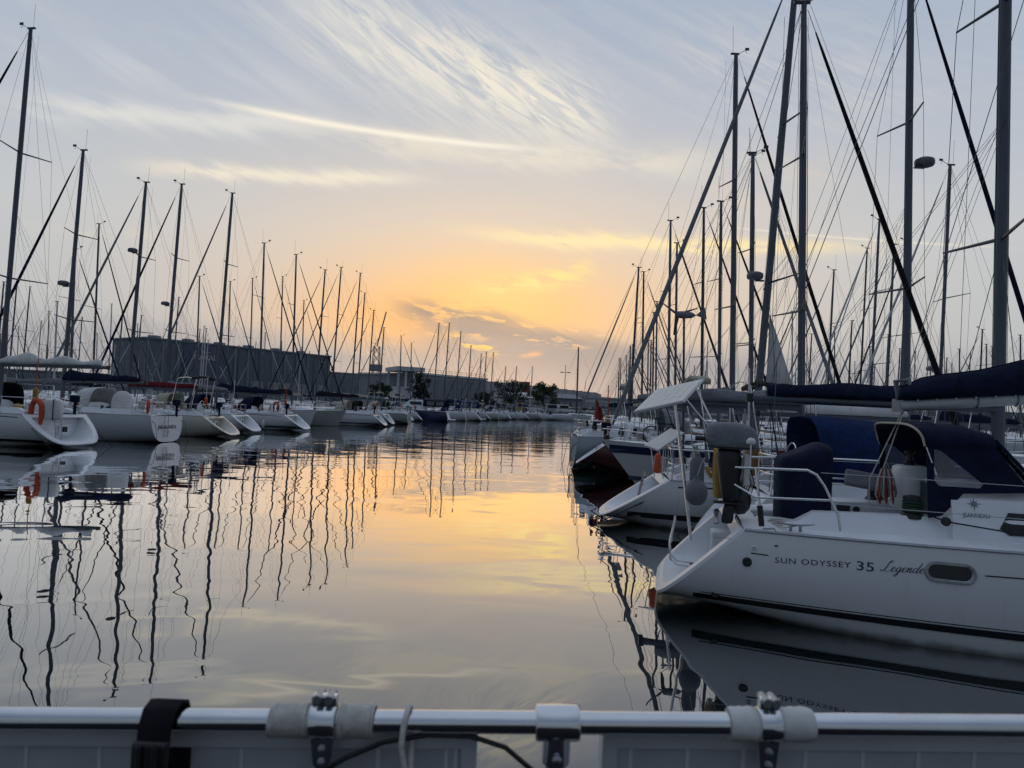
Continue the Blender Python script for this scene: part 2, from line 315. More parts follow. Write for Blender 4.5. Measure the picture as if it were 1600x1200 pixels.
# ------------------------------------------------------------------ mesh helpers
class MB:
    def __init__(s): s.v = []; s.f = []
    def add(s, vs, fs):
        o = len(s.v); s.v += [tuple(p) for p in vs]; s.f += [tuple(i + o for i in f) for f in fs]; return s
    def box(s, c, d, M=None):
        vs = [Vector((sx * d[0] / 2, sy * d[1] / 2, sz * d[2] / 2)) for sx in (-1, 1) for sy in (-1, 1) for sz in (-1, 1)]
        if M is not None: vs = [M @ p for p in vs]
        c = Vector(c)
        return s.add([p + c for p in vs], [(0, 1, 3, 2), (4, 6, 7, 5), (0, 4, 5, 1), (2, 3, 7, 6), (0, 2, 6, 4), (1, 5, 7, 3)])
    def loft(s, rings, closed=True, cap=True):
        n = len(rings[0]); vs = [p for r in rings for p in r]; fs = []
        for i in range(len(rings) - 1):
            for j in range(n if closed else n - 1):
                a, b = i * n + j, i * n + (j + 1) % n
                fs.append((a, b, b + n, a + n))
        if cap and closed: fs.append(tuple(range(n - 1, -1, -1))); fs.append(tuple(range((len(rings) - 1) * n, len(rings) * n)))
        return s.add(vs, fs)
    def tube(s, pts, r, n=6, cap=True, sq=1.0):
        pts = [Vector(p) for p in pts]; rs = r if isinstance(r, (list, tuple)) else [r] * len(pts)
        rings = []; nrm = None
        for i, p in enumerate(pts):
            t = (pts[min(i + 1, len(pts) - 1)] - pts[max(i - 1, 0)]).normalized()
            if nrm is None: nrm = t.orthogonal().normalized() if abs(t.z) < 0.9 else Vector((1, 0, 0)) - t * t.x
            nrm = (nrm - t * nrm.dot(t)).normalized(); b = t.cross(nrm)
            rings.append([p + nrm * (math.cos(a) * rs[i]) + b * (math.sin(a) * rs[i] * sq) for a in (2 * math.pi * k / n for k in range(n))])
        return s.loft(rings, True, cap)
    def lathe(s, prof, n=12, M=None):
        rings = [[Vector((r * math.cos(a), r * math.sin(a), z)) for a in (2 * math.pi * k / n for k in range(n))] for r, z in prof]
        if M is not None: rings = [[M @ p for p in r] for r in rings]
        return s.loft(rings)
    def grid(s, rows): return s.loft(rows, False, False)
    def poly(s, pts): return s.add(pts, [tuple(range(len(pts)))])
    def build(s, name, m, parent=None, smooth=None, loc=None):
        me = bpy.data.meshes.new(name); me.from_pydata(s.v, [], s.f); me.update()
        me.materials.append(MATS[m] if isinstance(m, str) else m)
        if smooth is not None:
            for p in me.polygons: p.use_smooth = True
            me.set_sharp_from_angle(angle=R(smooth))
        o = bpy.data.objects.new(name, me); col.objects.link(o)
        if parent is not None: o.parent = parent
        if loc is not None: o.location = loc
        return o
def bevel(o, w, seg=2):
    b = o.modifiers.new('bevel', 'BEVEL'); b.width = w; b.segments = seg; b.limit_method = 'ANGLE'; return o
def subsurf(o, n=2):
    b = o.modifiers.new('subdivision', 'SUBSURF'); b.levels = n; b.render_levels = n
    for p in o.data.polygons: p.use_smooth = True
    return o
def solid(o, t):
    b = o.modifiers.new('thickness', 'SOLIDIFY'); b.thickness = t; b.offset = 0; return o
def empty(name, loc=(0, 0, 0), rz=0.0):
    o = bpy.data.objects.new(name, None); col.objects.link(o); o.location = loc; o.rotation_euler = (0, 0, rz); o.empty_display_size = 0.2; return o
def tag(o, label, cat, group=None):
    o['label'] = label; o['category'] = cat
    if group: o['group'] = group
    return o
def struct(o, label=None, cat=None):
    o['kind'] = 'structure'
    if label: o['label'] = label
    if cat: o['category'] = cat
    return o
def arc(c, r, a0, a1, n, ax, ay):
    return [Vector(c) + Vector(ax) * (r * math.cos(a0 + (a1 - a0) * i / (n - 1))) + Vector(ay) * (r * math.sin(a0 + (a1 - a0) * i / (n - 1))) for i in range(n)]
def lerp(a, b, t): return a + (b - a) * t
def sst(t): t = max(0, min(1, t)); return t * t * (3 - 2 * t)

# ------------------------------------------------------------------ water, land, quay
S = 2500.0
w = MB(); w.poly([(-S, -S, 0), (S, -S, 0), (S, S, 0), (-S, S, 0)])
struct(w.build('harbour_water', 'harbour_water'), 'calm dark harbour water mirroring the sunset sky', 'water')
QY = 156.0
g = MB(); g.poly([(-S, QY, 1.35), (S, QY, 1.35), (S, S, 1.35), (-S, S, 1.35)])
struct(g.build('quay_ground', 'land'), 'grey paved quay ground beyond the basin', 'ground')
qr = MB()
for z0, z1, yy in ((-0.6, 0.55, QY - 0.35), (0.56, 1.30, QY - 0.15)):
    qr.box((0, yy, (z0 + z1) / 2), (2 * S, 0.5, z1 - z0))
qr.box((0, QY + 0.1, 1.37), (2 * S, 0.9, 0.12))
struct(qr.build('quay_wall', 'quay_stone'), 'low dark stone quay wall at the end of the basin', 'quay')

# ------------------------------------------------------------------ boat builder
class Hull:
    """lofted yacht hull; local x runs from the stern tip to the bow, y to port, z up from the waterline"""
    def __init__(s, L=10.5, B=3.4, fa=1.05, ff=1.35, rt=0.74, xs=0.9, zs=0.12, rake=0.9, um=0.45, pw=2.2, e=0.3, draft=0.45):
        s.__dict__.update(locals())
    def shape(s, u):
        if u < s.um: return s.rt + (1 - s.rt) * math.sin(math.pi / 2 * u / s.um)
        return max(0.0, 1 - ((u - s.um) / (1 - s.um)) ** s.pw)
    def zd(s, u): return s.fa + (s.ff - s.fa) * u ** 1.8
    def P(s, u, g):
        b = s.B / 2 * s.shape(u); zd = s.zd(u); zk = lerp(s.zs, -s.draft, sst(u / 0.4))
        e1 = s.e + (1.0 - s.e) * max(0, (u - 0.5) / 0.5) ** 1.4
        c = max(0.0, math.cos(g * math.pi / 2)); q = math.sin(g * math.pi / 2) ** 1.1
        xT = s.xs * (1 - q); xB = s.L - s.rake * q
        return Vector((lerp(xT, xB, u), b * c ** e1 if c > 1e-6 else 0.0, zd - (zd - zk) * q))
    def u_at(s, x): return (x - s.xs) / (s.L - s.xs)
    def deck(s, x): u = s.u_at(x); p = s.P(max(0, min(1, u)), 0); return p.y, p.z
    def side(s, x, z):
        """half breadth of the hull skin at station x and height z"""
        lo, hi = 0.0, 1.0
        for _ in range(16):
            u = (lo + hi) / 2; a, b = 0.0, 1.0
            for _ in range(16):
                g = (a + b) / 2
                if s.P(u, g).z > z: a = g
                else: b = g
            if s.P(u, (a + b) / 2).x < x: lo = u
            else: hi = u
        return s.P((lo + hi) / 2, (a + b) / 2).y

US = [0, .03, .07, .12, .18, .25, .33, .42, .5, .58, .66, .74, .82, .89, .95, 1.0]
GS = [0, .06, .16, .28, .4, .52, .64, .76, .88, 1.0]
def hull_mesh(h, hullm, root):
    mb = MB()
    mb.grid([[h.P(u, g) for g in GS] for u in US])
    mb.grid([[Vector((p.x, -p.y, p.z)) for p in (h.P(u, g) for g in reversed(GS))] for u in US])
    return mb.build('hull', hullm, root, 40)
def outline(h, u=0.0, gs=None):
    gs = gs or [0, .04, .1, .2, .3, .42, .54, .66, .78, .9, 1.0]
    a = [h.P(u, g) for g in gs]
    return a + [Vector((p.x, -p.y, p.z)) for p in reversed(a[:-1])]
def transom(h, m, root, scoop=True, back=None):
    o = outline(h); c = sum(o, Vector()) / len(o); mb = MB()
    if not scoop:
        mb.poly([p + Vector((-0.002, 0, 0)) for p in o]); return mb.build('transom', m, root)
    zc = (h.fa + h.zs) / 2
    inn = []
    for p in o:
        q = Vector((0, p.y * 0.80, zc + (p.z - zc) * 0.76)); q.x = h.xs * (q.z - h.zs) / (h.fa - h.zs) - 0.004
        inn.append(q)
    bx = (back if back else h.xs + 0.06)
    bk = [Vector((bx, p.y * 0.97, max(p.z, h.zs + 0.12))) for p in inn]
    n = len(o)
    mb.loft([o, [lerp(a, b, 0.15) + Vector((-0.02, 0, 0.012)) for a, b in zip(o, inn)], [lerp(a, b, 0.9) + Vector((-0.02, 0, 0.012)) for a, b in zip(o, inn)], inn, bk], True, False)
    mb.poly(list(reversed(bk)))
    return mb.build('transom', m, root, 35)
def deck_mesh(h, m, root, well=None, crown=0.06):
    us = list(US)
    if well:
        for x in (well[0], well[0] + 0.02, well[1], well[1] + 0.02): us.append(h.u_at(x))
    us = sorted(us); rows = []
    for u in us:
        p = h.P(u, 0); b = p.y
        row = []
        wy = well[2] if well else 0.5
        ys = [1.0, None, None, 0, None, None, -1.0]
        inside = well and well[0] + 0.01 < p.x < well[1] + 0.01
        for i, t in enumerate(ys):
            if t is not None: y = b * t
            else:
                sg = 1 if i < 3 else -1
                y = sg * min(b * 0.93, wy + (0.03 if i in (1, 5) else 0.0))
            z = p.z + crown * (1 - (y / b) ** 2 if b > 1e-4 else 0)
            if inside and 2 <= i <= 4: z = well[3]
            row.append(Vector((p.x, y, z - 0.004)))
        rows.append(row)
    return MB().grid([list(reversed(r)) for r in rows]).build('deck', m, root, 30)
def strip(h, x0, x1, zf0, zf1, m, root, name='hull_stripe', sides=(1, -1), n=14, off=0.004):
    """painted band lying on the topsides; zf gives heights at both ends"""
    for sd in sides:
        a, b = [], []
        for i in range(n + 1):
            t = i / n; x = lerp(x0, x1, t); zl, zh = lerp(zf0[0], zf1[0], t), lerp(zf0[1], zf1[1], t)
            a.append([Vector((x, sd * (h.side(x, z) + off), z)) for z in (zl, (zl + zh) / 2, zh)])
        MB().grid(a if sd < 0 else [list(reversed(r)) for r in a]).build(name, m, root)
def toe_rail(h, root, m='steel_dull', r=0.018):
    for sd in (1, -1):
        pts = [h.P(u, 0) for u in US]
        MB().tube([(p.x, sd * max(0, p.y - 0.005), p.z + 0.012) for p in pts], r, 5).build('toe_rail', m, root, 50)

def section(w, z0, hgt, tw=0.72):
    return [(-w, z0 - .05), (-w * .97, z0 + hgt * .45), (-w * .9, z0 + hgt * .82), (-w * tw, z0 + hgt), (-w * .3, z0 + hgt + .045), (0, z0 + hgt + .055),
            (w * .3, z0 + hgt + .045), (w * tw, z0 + hgt), (w * .9, z0 + hgt * .82), (w * .97, z0 + hgt * .45), (w, z0 - .05)]
def coachroof(h, x0, x1, wf, hh, m, root, windows=2, wm='dark_glass'):
    rings = []; spec = []
    for i in range(9):
        t = i / 8; x = lerp(x0, x1, t); b, z = h.deck(x)
        w_ = min(b * wf, h.B * wf * 0.46); hg = hh * (1 - 0.35 * t) * (1.0 if t < 0.8 else 1 - 0.75 * sst((t - 0.8) / 0.2))
        rings.append([Vector((x + (0.0 if i else -0.0), y, zz)) for y, zz in section(w_, z, hg)]); spec.append((x, w_, z, hg))
    mb = MB().loft([list(reversed(r)) for r in rings]); o = mb.build('coachroof', m, root, 40)
    for sd in (1, -1):
        for k in range(windows):
            ta, tb = 0.1 + k * 0.62 / max(1, windows), 0.1 + (k + 0.72) * 0.62 / max(1, windows)
            q = []
            for t, e0, e1 in ((ta, .3, .3), (ta + .02, .18, .62), (tb - .03, .18, .62), (tb, .3, .3)):
                f = t * 8; i = min(7, int(f)); r = f - i
                x, w_, z, hg = (lerp(spec[i][j], spec[i + 1][j], r) for j in range(4))
                q.append((x, w_, z, hg, e0, e1))
            lo = [Vector((x, sd * (w_ * lerp(1, .965, e0 / .45 if e0 < .45 else 1) + .012), z + hg * e0)) for x, w_, z, hg, e0, e1 in q]
            hi = [Vector((x, sd * (w_ * lerp(.97, .9, max(0, (e1 - .45)) / .37) + .012), z + hg * e1)) for x, w_, z, hg, e0, e1 in q]
            MB().grid([lo, hi] if sd < 0 else [hi, lo]).build('cabin_window', wm, root)
    return spec
def sprayhood(root, x0, ln, w, zb, zt, m, win='clear_vinyl'):
    """folding canvas hood over the companionway, open aft"""
    rings = []
    prof = [(0.0, zt, 0.98, .92), (0.18, zt + .02, 1.0, .95), (0.5, zt - .03, 1.0, .92), (0.75, lerp(zb, zt, .62), 1.0, .84), (1.0, zb + .03, .96, .7)]
    for t, z1, ws, fl in prof:
        x = x0 + ln * t
        pts = []
        for i in range(11):
            a = math.pi * i / 10; cx, sx = math.cos(a), math.sin(a)
            pts.append(Vector((x - (0.10 * sx if t == 0 else 0), w * ws * math.copysign(abs(cx) ** 0.45, cx), zb + (z1 - zb) * sx ** 0.6)))
        rings.append(pts)
    o = solid(MB().grid(rings).build('sprayhood', m, root, 60), 0.012)
    for a, b in ((2, 4), (4.2, 5.8), (6, 8)):
        lo, hi = [], []
        for kk in range(5):
            f = lerp(a, b, kk / 4) + 0.0; i = min(9, int(f)); r = f - i
            p3 = lerp(rings[3][i], rings[3][i + 1], r); p4 = lerp(rings[4][i], rings[4][i + 1], r); off = Vector((0.012, 0, 0.012))
            lo.append(lerp(p4, p3, .12) + off); hi.append(lerp(p4, p3, .85) + off)
        MB().grid([lo, hi]).build('hood_window', 'moulding' if win == 'white' else 'rubber_grey', o)
    return o
def boom_cover(root, x0, x1, z0, z1, m, h0=0.55, h1=0.2, wd=0.15, sag=0.03, name='sail_cover', y=0.0, seed=1):
    rings = []; rr = random.Random(seed); n = 16
    for i in range(n + 1):
        t = i / n; x = lerp(x0, x1, t); zb = lerp(z0, z1, t)
        hh = lerp(h0, h1, t ** 0.7) * (0.55 if i == 0 else 1) + sag * math.sin(t * 17 + seed) * (1 - .3 * t)
        ww = wd * lerp(1.0, .62, t) * (1 + 0.10 * math.sin(t * 23 + seed * 2)); lean = 0.03 * math.sin(t * 9 + seed)
        if i == n: hh *= .75; ww *= .7
        pr = [(0, -.07), (.55, -.05), (.95, .10), (1.0, .3), (.72, .62), (.38, .88), (0, 1.0), (-.38, .88), (-.72, .62), (-1.0, .3), (-.95, .10), (-.55, -.05)]
        rings.append([Vector((x + (0.02 if i == 0 else 0) * q, y + a * ww + lean * max(0, q), zb + q * hh + rr.uniform(-.006, .006))) for a, q in pr])
    return MB().loft(rings).build(name, m, root, 60)
def radome(root, p, m='rubber_grey', r=0.25):
    rp = empty('radar', p) if False else None
    o = MB().lathe([(.02, -.11), (r * .9, -.10), (r, -.05), (r, .03), (r * .93, .07), (r * .6, .11), (.02, .125)], 16, Matrix.Translation(p)).build('radar_dome', m, root, 45)
    MB().box((p[0] - r * 0.55, p[1], p[2] - .15), (r * 1.1, .08, .05)).build('radar_bracket', 'mast_alloy', o)
    return o
def stern_rails(h, root, m='steel', hgt=0.62, r=0.0135, x_fwd=1.7, gap=True):
    """pushpit: two mirrored welded frames each side of the stern gate"""
    for sd in (1, -1):
        mb = MB(); b0, z0 = h.deck(h.xs + 0.08); b1, z1 = h.deck(h.xs + x_fwd)
        pth = []
        for zz in (hgt, hgt * 0.52):
            g0 = 0.28 if gap else 0.02
            pth = [(h.xs + .04, sd * g0, z0 + zz), (h.xs + .02, sd * (b0 - .28), z0 + zz), (h.xs + .10, sd * (b0 - .1), z0 + zz), (h.xs + .3, sd * (b0 - .04), z0 + zz),
                   (h.xs + x_fwd - .18, sd * (b1 - .06), z1 + zz)]
            if zz == hgt: pth += [(h.xs + x_fwd - .08, sd * (b1 - .06), z1 + zz - .06), (h.xs + x_fwd, sd * (b1 - .06), z1)]
            mb.tube(pth, r, 6)
        for (xx, yy) in ((h.xs + .04, (0.28 if gap else .02)), (h.xs + .06, b0 - .2), (h.xs + .85, h.deck(h.xs + .85)[0] - .05)):
            mb.tube([(xx, sd * yy, z0), (xx, sd * yy, z0 + hgt)], r, 6)
        mb.build('pushpit', m, root, 60)
def bow_rail(h, root, m='steel', hgt=0.62, r=0.0135):
    mb = MB(); L = h.L; z = h.ff
    b, zz = h.deck(L - 1.5); b2, _ = h.deck(L - .6)
    for hh in (hgt, hgt * .5):
        mb.tube([(L - 1.5, b - .05, zz + hh), (L - .6, b2 - .02, z + hh + .02), (L - .05, .14, z + hh + .05), (L + .02, 0, z + hh + .05), (L - .05, -.14, z + hh + .05), (L - .6, -b2 + .02, z + hh + .02), (L - 1.5, -b + .05, zz + hh)], r, 6)
    for x, y in ((L - 1.5, b - .05), (L - .6, b2 - .02), (L - 1.5, -b + .05), (L - .6, -b2 + .02)):
        mb.tube([(x, y, zz - .02), (x, y, zz + hgt + .01)], r, 6)
    mb.build('pulpit', m, root, 60)
def lifelines(h, root, x0, x1, n=4, hgt=0.6, m='steel', wm='wire', wr=0.004):
    for sd in (1, -1):
        tops = []
        for i in range(n + 1):
            x = lerp(x0, x1, i / n); b, z = h.deck(x); y = sd * (b - .06)
            if 0 < i < n: MB().tube([(x, y, z), (x, y, z + hgt)], 0.012, 6).build('stanchion', m, root, 60)
            tops.append(Vector((x, y, z)))
        for hh in (hgt, hgt * .5):
            MB().tube([p + Vector((0, 0, hh - (.01 if j % n else 0))) for j, p in enumerate(tops)], wr, 4).build('lifeline', wm, root)
def wheel(root, p, r=0.42):
    o = MB().tube(arc(p, r, 0, 2 * math.pi, 25, (0, 1, 0), (.12, 0, 1)), 0.014, 6, False).build('steering_wheel', 'steel', root, 60)
    mb = MB()
    for k in range(6):
        a = k * math.pi / 3; mb.tube([p, Vector(p) + Vector((.12 * math.sin(a) * r, r * math.cos(a), r * math.sin(a)))], .006, 4)
    mb.build('spoke', 'steel', o); return o
def rig(root, h, mx, H, rake=1.3, mm='mast_alloy', r=0.085, spread=2, wr=0.006, boom=None, genoa='canvas_grey', gr=0.06, frac=1.0, detail=1, stay_furl=True, tz=None, back=True, sweep=0.12):
    """mast with spreaders, stays and shrouds; boom = (length, height, cover material, cover height)"""
    tk = math.tan(R(rake)); zb, = (tz,) if tz is not None else (h.deck(mx)[1] + .25,)
    def mp(z): return Vector((mx - tk * (z - zb), 0, z))
    top = mp(H)
    ma = MB().tube([mp(zb - .3), mp(lerp(zb, H, .55)), mp(lerp(zb, H, .85)), top], [r, r, r * .93, r * .72], 10, True, 0.7).build('mast', mm, root, 60)
    # masthead: crane, wind vane and aerial
    MB().box(top + Vector((-.04, 0, .02)), (.34, .07, .06)).build('masthead_crane', 'mast_dark', ma)
    if detail:
        v = MB(); v.tube([top + Vector((.1, 0, .03)), top + Vector((.42, 0, .2))], .012, 4); v.box(top + Vector((.44, 0, .23)), (.16, .03, .10)); v.tube([top + Vector((.4, 0, .2)), top + Vector((.4, 0, .1)), top + Vector((.45, 0, .06))], .01, 4)
        v.build('wind_vane', 'mast_dark', ma)
        MB().tube([top + Vector((-.12, 0, 0)), top + Vector((-.15, 0, rnd.uniform(.8, 1.25)))], .007, 4).build('aerial', 'mast_dark', ma)
    b, zc = h.deck(mx - .1)
    zt = lerp(zb, H, frac)
    levels = [lerp(zb, zt, (i + 1) / (spread + 1) * (1.0 if spread > 1 else 1.04)) for i in range(spread)]
    for sd in (1, -1):
        tips = []
        for i, z in enumerate(levels):
            ln = b * (0.82 - 0.14 * i); p = mp(z); q = p + Vector((-sweep * ln * 2, sd * ln, .04)); tips.append(q)
            MB().tube([p, q], [r * .34, r * .2], 5, True).build('spreader', mm, root, 60)
        MB().tube([(mx - .12, sd * (b - .12), zc)] + tips + [mp(zt)], wr, 4).build('shroud', 'wire', root)
        MB().tube([(mx - .3, sd * (b - .16), zc), mp(levels[0] - .1)], wr, 4).build('shroud', 'wire', root)
    bow = Vector((h.L - .12, 0, h.ff + .05)); ft = mp(zt - .15) + Vector((r, 0, 0))
    o = MB().tube([bow, ft], wr * 1.2, 4).build('forestay', 'wire', root)
    if stay_furl:
        a, c = lerp(bow, ft, .03), lerp(bow, ft, .95)
        MB().tube([a, lerp(a, c, .03), lerp(a, c, .3), lerp(a, c, .7), lerp(a, c, .95), c], [gr * .4, gr, gr * 1.0, gr * .85, gr * .5, gr * .25], 7).build('furled_genoa', genoa, root, 60)
        MB().lathe([(.02, 0), (.09, .01), (.09, .14), (.02, .15)], 10, Matrix.Translation(bow + Vector((0, 0, -.02)))).build('furling_drum', 'black_plastic', root, 50)
    if back:
        _, zs = h.deck(h.xs + .1)
        mid = Vector((h.xs + .35, 0, zs + 2.2))
        MB().tube([top, mid], wr, 4).build('backstay', 'wire', root)
        for sd in (1, -1): MB().tube([mid, (h.xs + .08, sd * (h.B * h.rt * .34), zs)], wr, 4).build('backstay', 'wire', root)
    if boom:
        bl, bz, cm, chh = boom[:4]; sg_ = boom[4] if len(boom) > 4 else .03; p = mp(bz); e = Vector((p.x - bl, 0, bz + rnd.uniform(-.05, .10)))
        bo = MB().tube([p, e], [.075, .065], 8).build('boom', mm if mm != 'mast_dark' else 'mast_alloy', root, 60)
        MB().box(e + Vector((-.04, 0, 0)), (.1, .12, .15)).build('boom_end', 'black_plastic', bo)
        if cm: boom_cover(root, p.x - .02, e.x + .25, bz + .07, e.z + .06, cm, chh, .2, sag=sg_, seed=rnd.randint(1, 99))
        MB().tube([e, lerp(top, e, .02)], wr * .8, 4).build('topping_lift', 'wire', root)
        _, zs = h.deck(max(h.xs + .5, e.x + .4))
        MB().tube([e + Vector((.3, 0, -.05)), (max(h.xs + .5, e.x + .4), 0, zs + .1)], .012, 5).build('mainsheet', 'rope_black', root)
    if detail > 1:
        for j, (dx, dy) in enumerate(((.11, .03), (.11, -.03), (-.12, .0), (-.5, .35))):
            MB().tube([mp(H - .3) + Vector((dx * .8, 0, 0)), mp(zb) + Vector((dx, dy, .1))], wr * .7, 4).build('halyard', 'wire', root)
    return ma, mp

def fittings(root, h, L, sp, zr, scoop, seed):
    """ladder, hatches, rope hanks, instruments and other gear that belongs to a yacht"""
    rr = random.Random(seed); xs, fa = h.xs, h.fa
    lx = xs * .62 if scoop else -.03
    for y in (.12, .42): MB().tube([(lx + (.05 if scoop else 0), y, .25), (lx, y, .45), (lx + (.12 if scoop else 0), y, fa + .05)], .015, 6).build('ladder_rail', 'steel_dull', root, 60)
    for k in range(4): z = .35 + k * .2; MB().tube([(lx + (.02 + .04 * k if scoop else 0), .12, z), (lx + (.02 + .04 * k if scoop else 0), .42, z)], .013, 5).build('ladder_rung', 'steel_dull', root)
    if scoop:
        bevel(MB().box((xs + .02, -.45, .62), (.12, .5, .4)).build('transom_locker', 'moulding', root), .02)
        MB().box((xs - .045, -.45, .66), (.014, .26, .2)).build('locker_lid', rr.choice(['dark_glass', 'teak', 'rubber_grey']), root)
        bevel(MB().box((xs + .03, .55, .5), (.3, .5, .22)).build('transom_step', 'moulding', root), .02)
    for t in (.3, .62):
        i = int(t * 8); MB().box((sp[i][0], 0, sp[i][2] + sp[i][3] + .065), (.5, .5, .05)).build('deck_hatch', 'dark_glass', root)
    for sd in (1, -1):
        MB().tube([(lerp(sp[1][0], sp[6][0], k / 6), sd * sp[3][1] * .6, lerp(sp[1][2] + sp[1][3], sp[6][2] + sp[6][3], k / 6) + .06 + (.05 if k % 2 else 0)) for k in range(7)], .016, 5).build('grab_rail', 'teak', root)
        # hanks of rope and bags on the rails
        for k in range(rr.randint(1, 3)):
            x = xs + rr.uniform(.3, 1.5); b, z = h.deck(x); ln = rr.uniform(.25, .42); mb = MB()
            for q in range(4): mb.tube([(x + q * .03, sd * (b - .06), z + .6), (x + q * .03 - .05, sd * (b - .01), z + .6 - ln * .7), (x + q * .03, sd * (b - .02), z + .6 - ln), (x + q * .03 + .05, sd * (b - .01), z + .6 - ln * .7), (x + q * .03, sd * (b - .06), z + .6)], .014, 4, False)
            mb.build('rope_hank', rr.choice(['rope_white', 'rope_black', 'rope_red', 'canvas_navy', 'rope_white']), root)
    if rr.random() < .6:
        sd = rr.choice((1, -1)); x = xs + .12; b, z = h.deck(x); mb = MB(); mb.box((x - .1, sd * (b * .6), z + .62), (.34, .22, .28)); mb.box((x - .12, sd * (b * .6), z + .25), (.12, .1, .6)); bevel(mb.build('rail_outboard', rr.choice(['black_plastic', 'canvas_grey', 'canvas_navy']), root), .05)
    if rr.random() < .6:
        x = xs + .1; MB().tube([(x, h.B * .24, fa), (x - .05, h.B * .24, fa + 2.1)], .018, 5).build('danbuoy_pole', rr.choice(['white_plastic', 'orange_foam', 'canvas_black']), root)
        MB().lathe([(.02, 0), (.09, .06), (.09, .45), (.02, .5)], 10, Matrix.Translation((x - .02, h.B * .24, fa + .5))).build('danbuoy_float', rr.choice(['white_plastic', 'ochre_cloth', 'orange_foam']), root, 50)
    if rr.random() < .5:
        for x in (xs + .5, xs + 1.5): MB().tube([(x + .3, -h.B * .36, fa + .2)] + [(x, y * h.B * .34, fa + 1.95 + .12 * (1 - y * y)) for y in (-1, -.6, 0, .6, 1)] + [(x + .3, h.B * .36, fa + .2)], .014, 5).build('bimini_bow', 'steel', root, 60)
        solid(MB().grid([[Vector((x, y * h.B * .34, fa + 1.99 + .12 * (1 - y * y))) for y in (-1, -.6, 0, .6, 1)] for x in (xs + .46, xs + .6, xs + .74)]).build('rolled_bimini', rr.choice(['canvas_navy', 'canvas_white', 'canvas_beige', 'canvas_black']), root, 60), .1)
    for k in range(rr.randint(2, 4)):
        x = lerp(xs + .5, L * .3, rr.random()); y = rr.uniform(-.5, .5) * h.B * .6; sz = rr.uniform(.18, .42)
        subsurf(MB().box((x, y, fa + .05 + sz * .4), (sz * 1.3, sz, sz), Matrix.Rotation(rr.uniform(0, 3), 3, 'Z')).build('deck_bag', rr.choice(['canvas_navy', 'canvas_grey', 'canvas_white', 'canvas_black', 'white_plastic', 'ochre_cloth', 'canvas_red']), root), 1)
def lazyjacks(root, mp, H, x0, x1, zb, wr):
    for sd in (1, -1):
        c_ = mp(H * .55)
        for t in (.35, .6, .85): MB().tube([c_ + Vector((0, sd * .1, 0)), (lerp(x0, x1, t), sd * .1, zb)], wr * .6, 3).build('lazyjack', 'wire', root)
def sailboat(O, rz, label, group=None, lod=1, L=10.5, B=3.35, fa=1.1, ff=1.4, mx=None, H=14.0, hullm='gelcoat_white', xs=0.9, rt=.76, rake_bow=.9, mast='mast_alloy',
             hood=None, cover='canvas_navy', bl=3.9, genoa='canvas_grey', spread=2, stripe='navy_paint', radar=None, scoop=True, wheel_=True, wr=.006, gr=.055, mr=.085,
             rake=1.3, frac=1.0, furl=True, coverh=.5, boomz=None, stripes=True, detail=1, wf=.66, hood_win=None, zs=None, sag=.03):
    root = tag(empty('sailboat', (O[0], O[1], 0), rz), label, 'sailboat', group)
    h = Hull(L, B, fa, ff, rt, xs if scoop else 0.12, zs if zs is not None else (.12 if scoop else .02), rake_bow, e=.46 if lod else .3)
    mx = mx or L * .56
    hull_mesh(h, hullm, root)
    tm = 'moulding' if hullm in ('gelcoat_white', 'gelcoat_cool', 'gelcoat_maroon', 'gelcoat_stained') else hullm
    transom(h, tm, root, scoop and lod > 0)
    deck_mesh(h, 'deck_white', root, (h.xs + .2, L * .32, .52, fa - .28) if lod > 0 else None)
    sp = coachroof(h, L * .335, L * .76, .66 if wf is None else wf, .42, 'moulding', root, 2 if lod > 0 else 1)
    zr = sp[0][2] + .42
    ma, mp = rig(root, h, mx, H, rake, mast, mr, spread, wr, (bl, boomz or zr + .95, cover, coverh, sag), genoa, gr, frac, detail, furl)
    if radar:
        z, fwd = radar; p = mp(z); radome(root, (p.x + fwd * (.32 + mr), 0, z))
    if lod > 0:
        toe_rail(h, root)
        if stripes and stripe:
            strip(h, .55, L * .93, (.20, .31), (.24, .36), stripe, root)
            strip(h, h.xs + .15, L * .95, (fa - .13, fa - .10), (ff - .16, ff - .13), stripe, root, 'cove_line')
        stern_rails(h, root); bow_rail(h, root); lifelines(h, root, h.xs + 1.7, L - 1.5)
        for sd in (1, -1):
            b, z = h.deck(L * .2); o = MB()
            o.loft([[Vector((x, sd * (y + (b * .62)), z + zz)) for y, zz in ((0, -.05), (0, hh), (.04, hh + .02), (.2, hh + .02), (.3, -.05))] for x, hh in ((h.xs + .15, .08), (h.xs + .5, .2), (L * .33, .26))])
            cm_ = o.build('cockpit_coaming', 'moulding', root, 40)
            MB().lathe([(.085, 0), (.08, .03), (.06, .05), (.055, .12), (.075, .15), (.02, .155)], 12, Matrix.Translation((L * .24, sd * (b * .62 + .14), z + .22))).build('winch', 'black_plastic', root, 50)
        if wheel_:
            MB().box((h.xs + .75, 0, fa + .1), (.2, .26, .75)).build('pedestal', 'moulding', root)
            wheel(root, Vector((h.xs + .60, 0, fa + .38)))
        for sd in (1, -1): MB().tube([(h.xs + .25, sd * (h.B * rt * .46), fa + .02), (h.xs - .2, sd * h.B * rt * .47, fa * .7), (-.25, sd * h.B * rt * .49, -.05)], .011, 5).build('mooring_line', 'rope_black', root)
        fittings(root, h, L, sp, zr, scoop, int(abs(O[0] * 37 + O[1] * 91)))
        if detail > 1: lazyjacks(root, mp, H, mx - .3, mx - bl, (boomz or zr + .95) + .1, wr)
        if hood: sprayhood(root, L * .305, 1.15, h.B * wf * .48, sp[0][2] + .12, zr + .72, hood, hood_win)
    root['_'] = 0; del root['_']
    return root, h

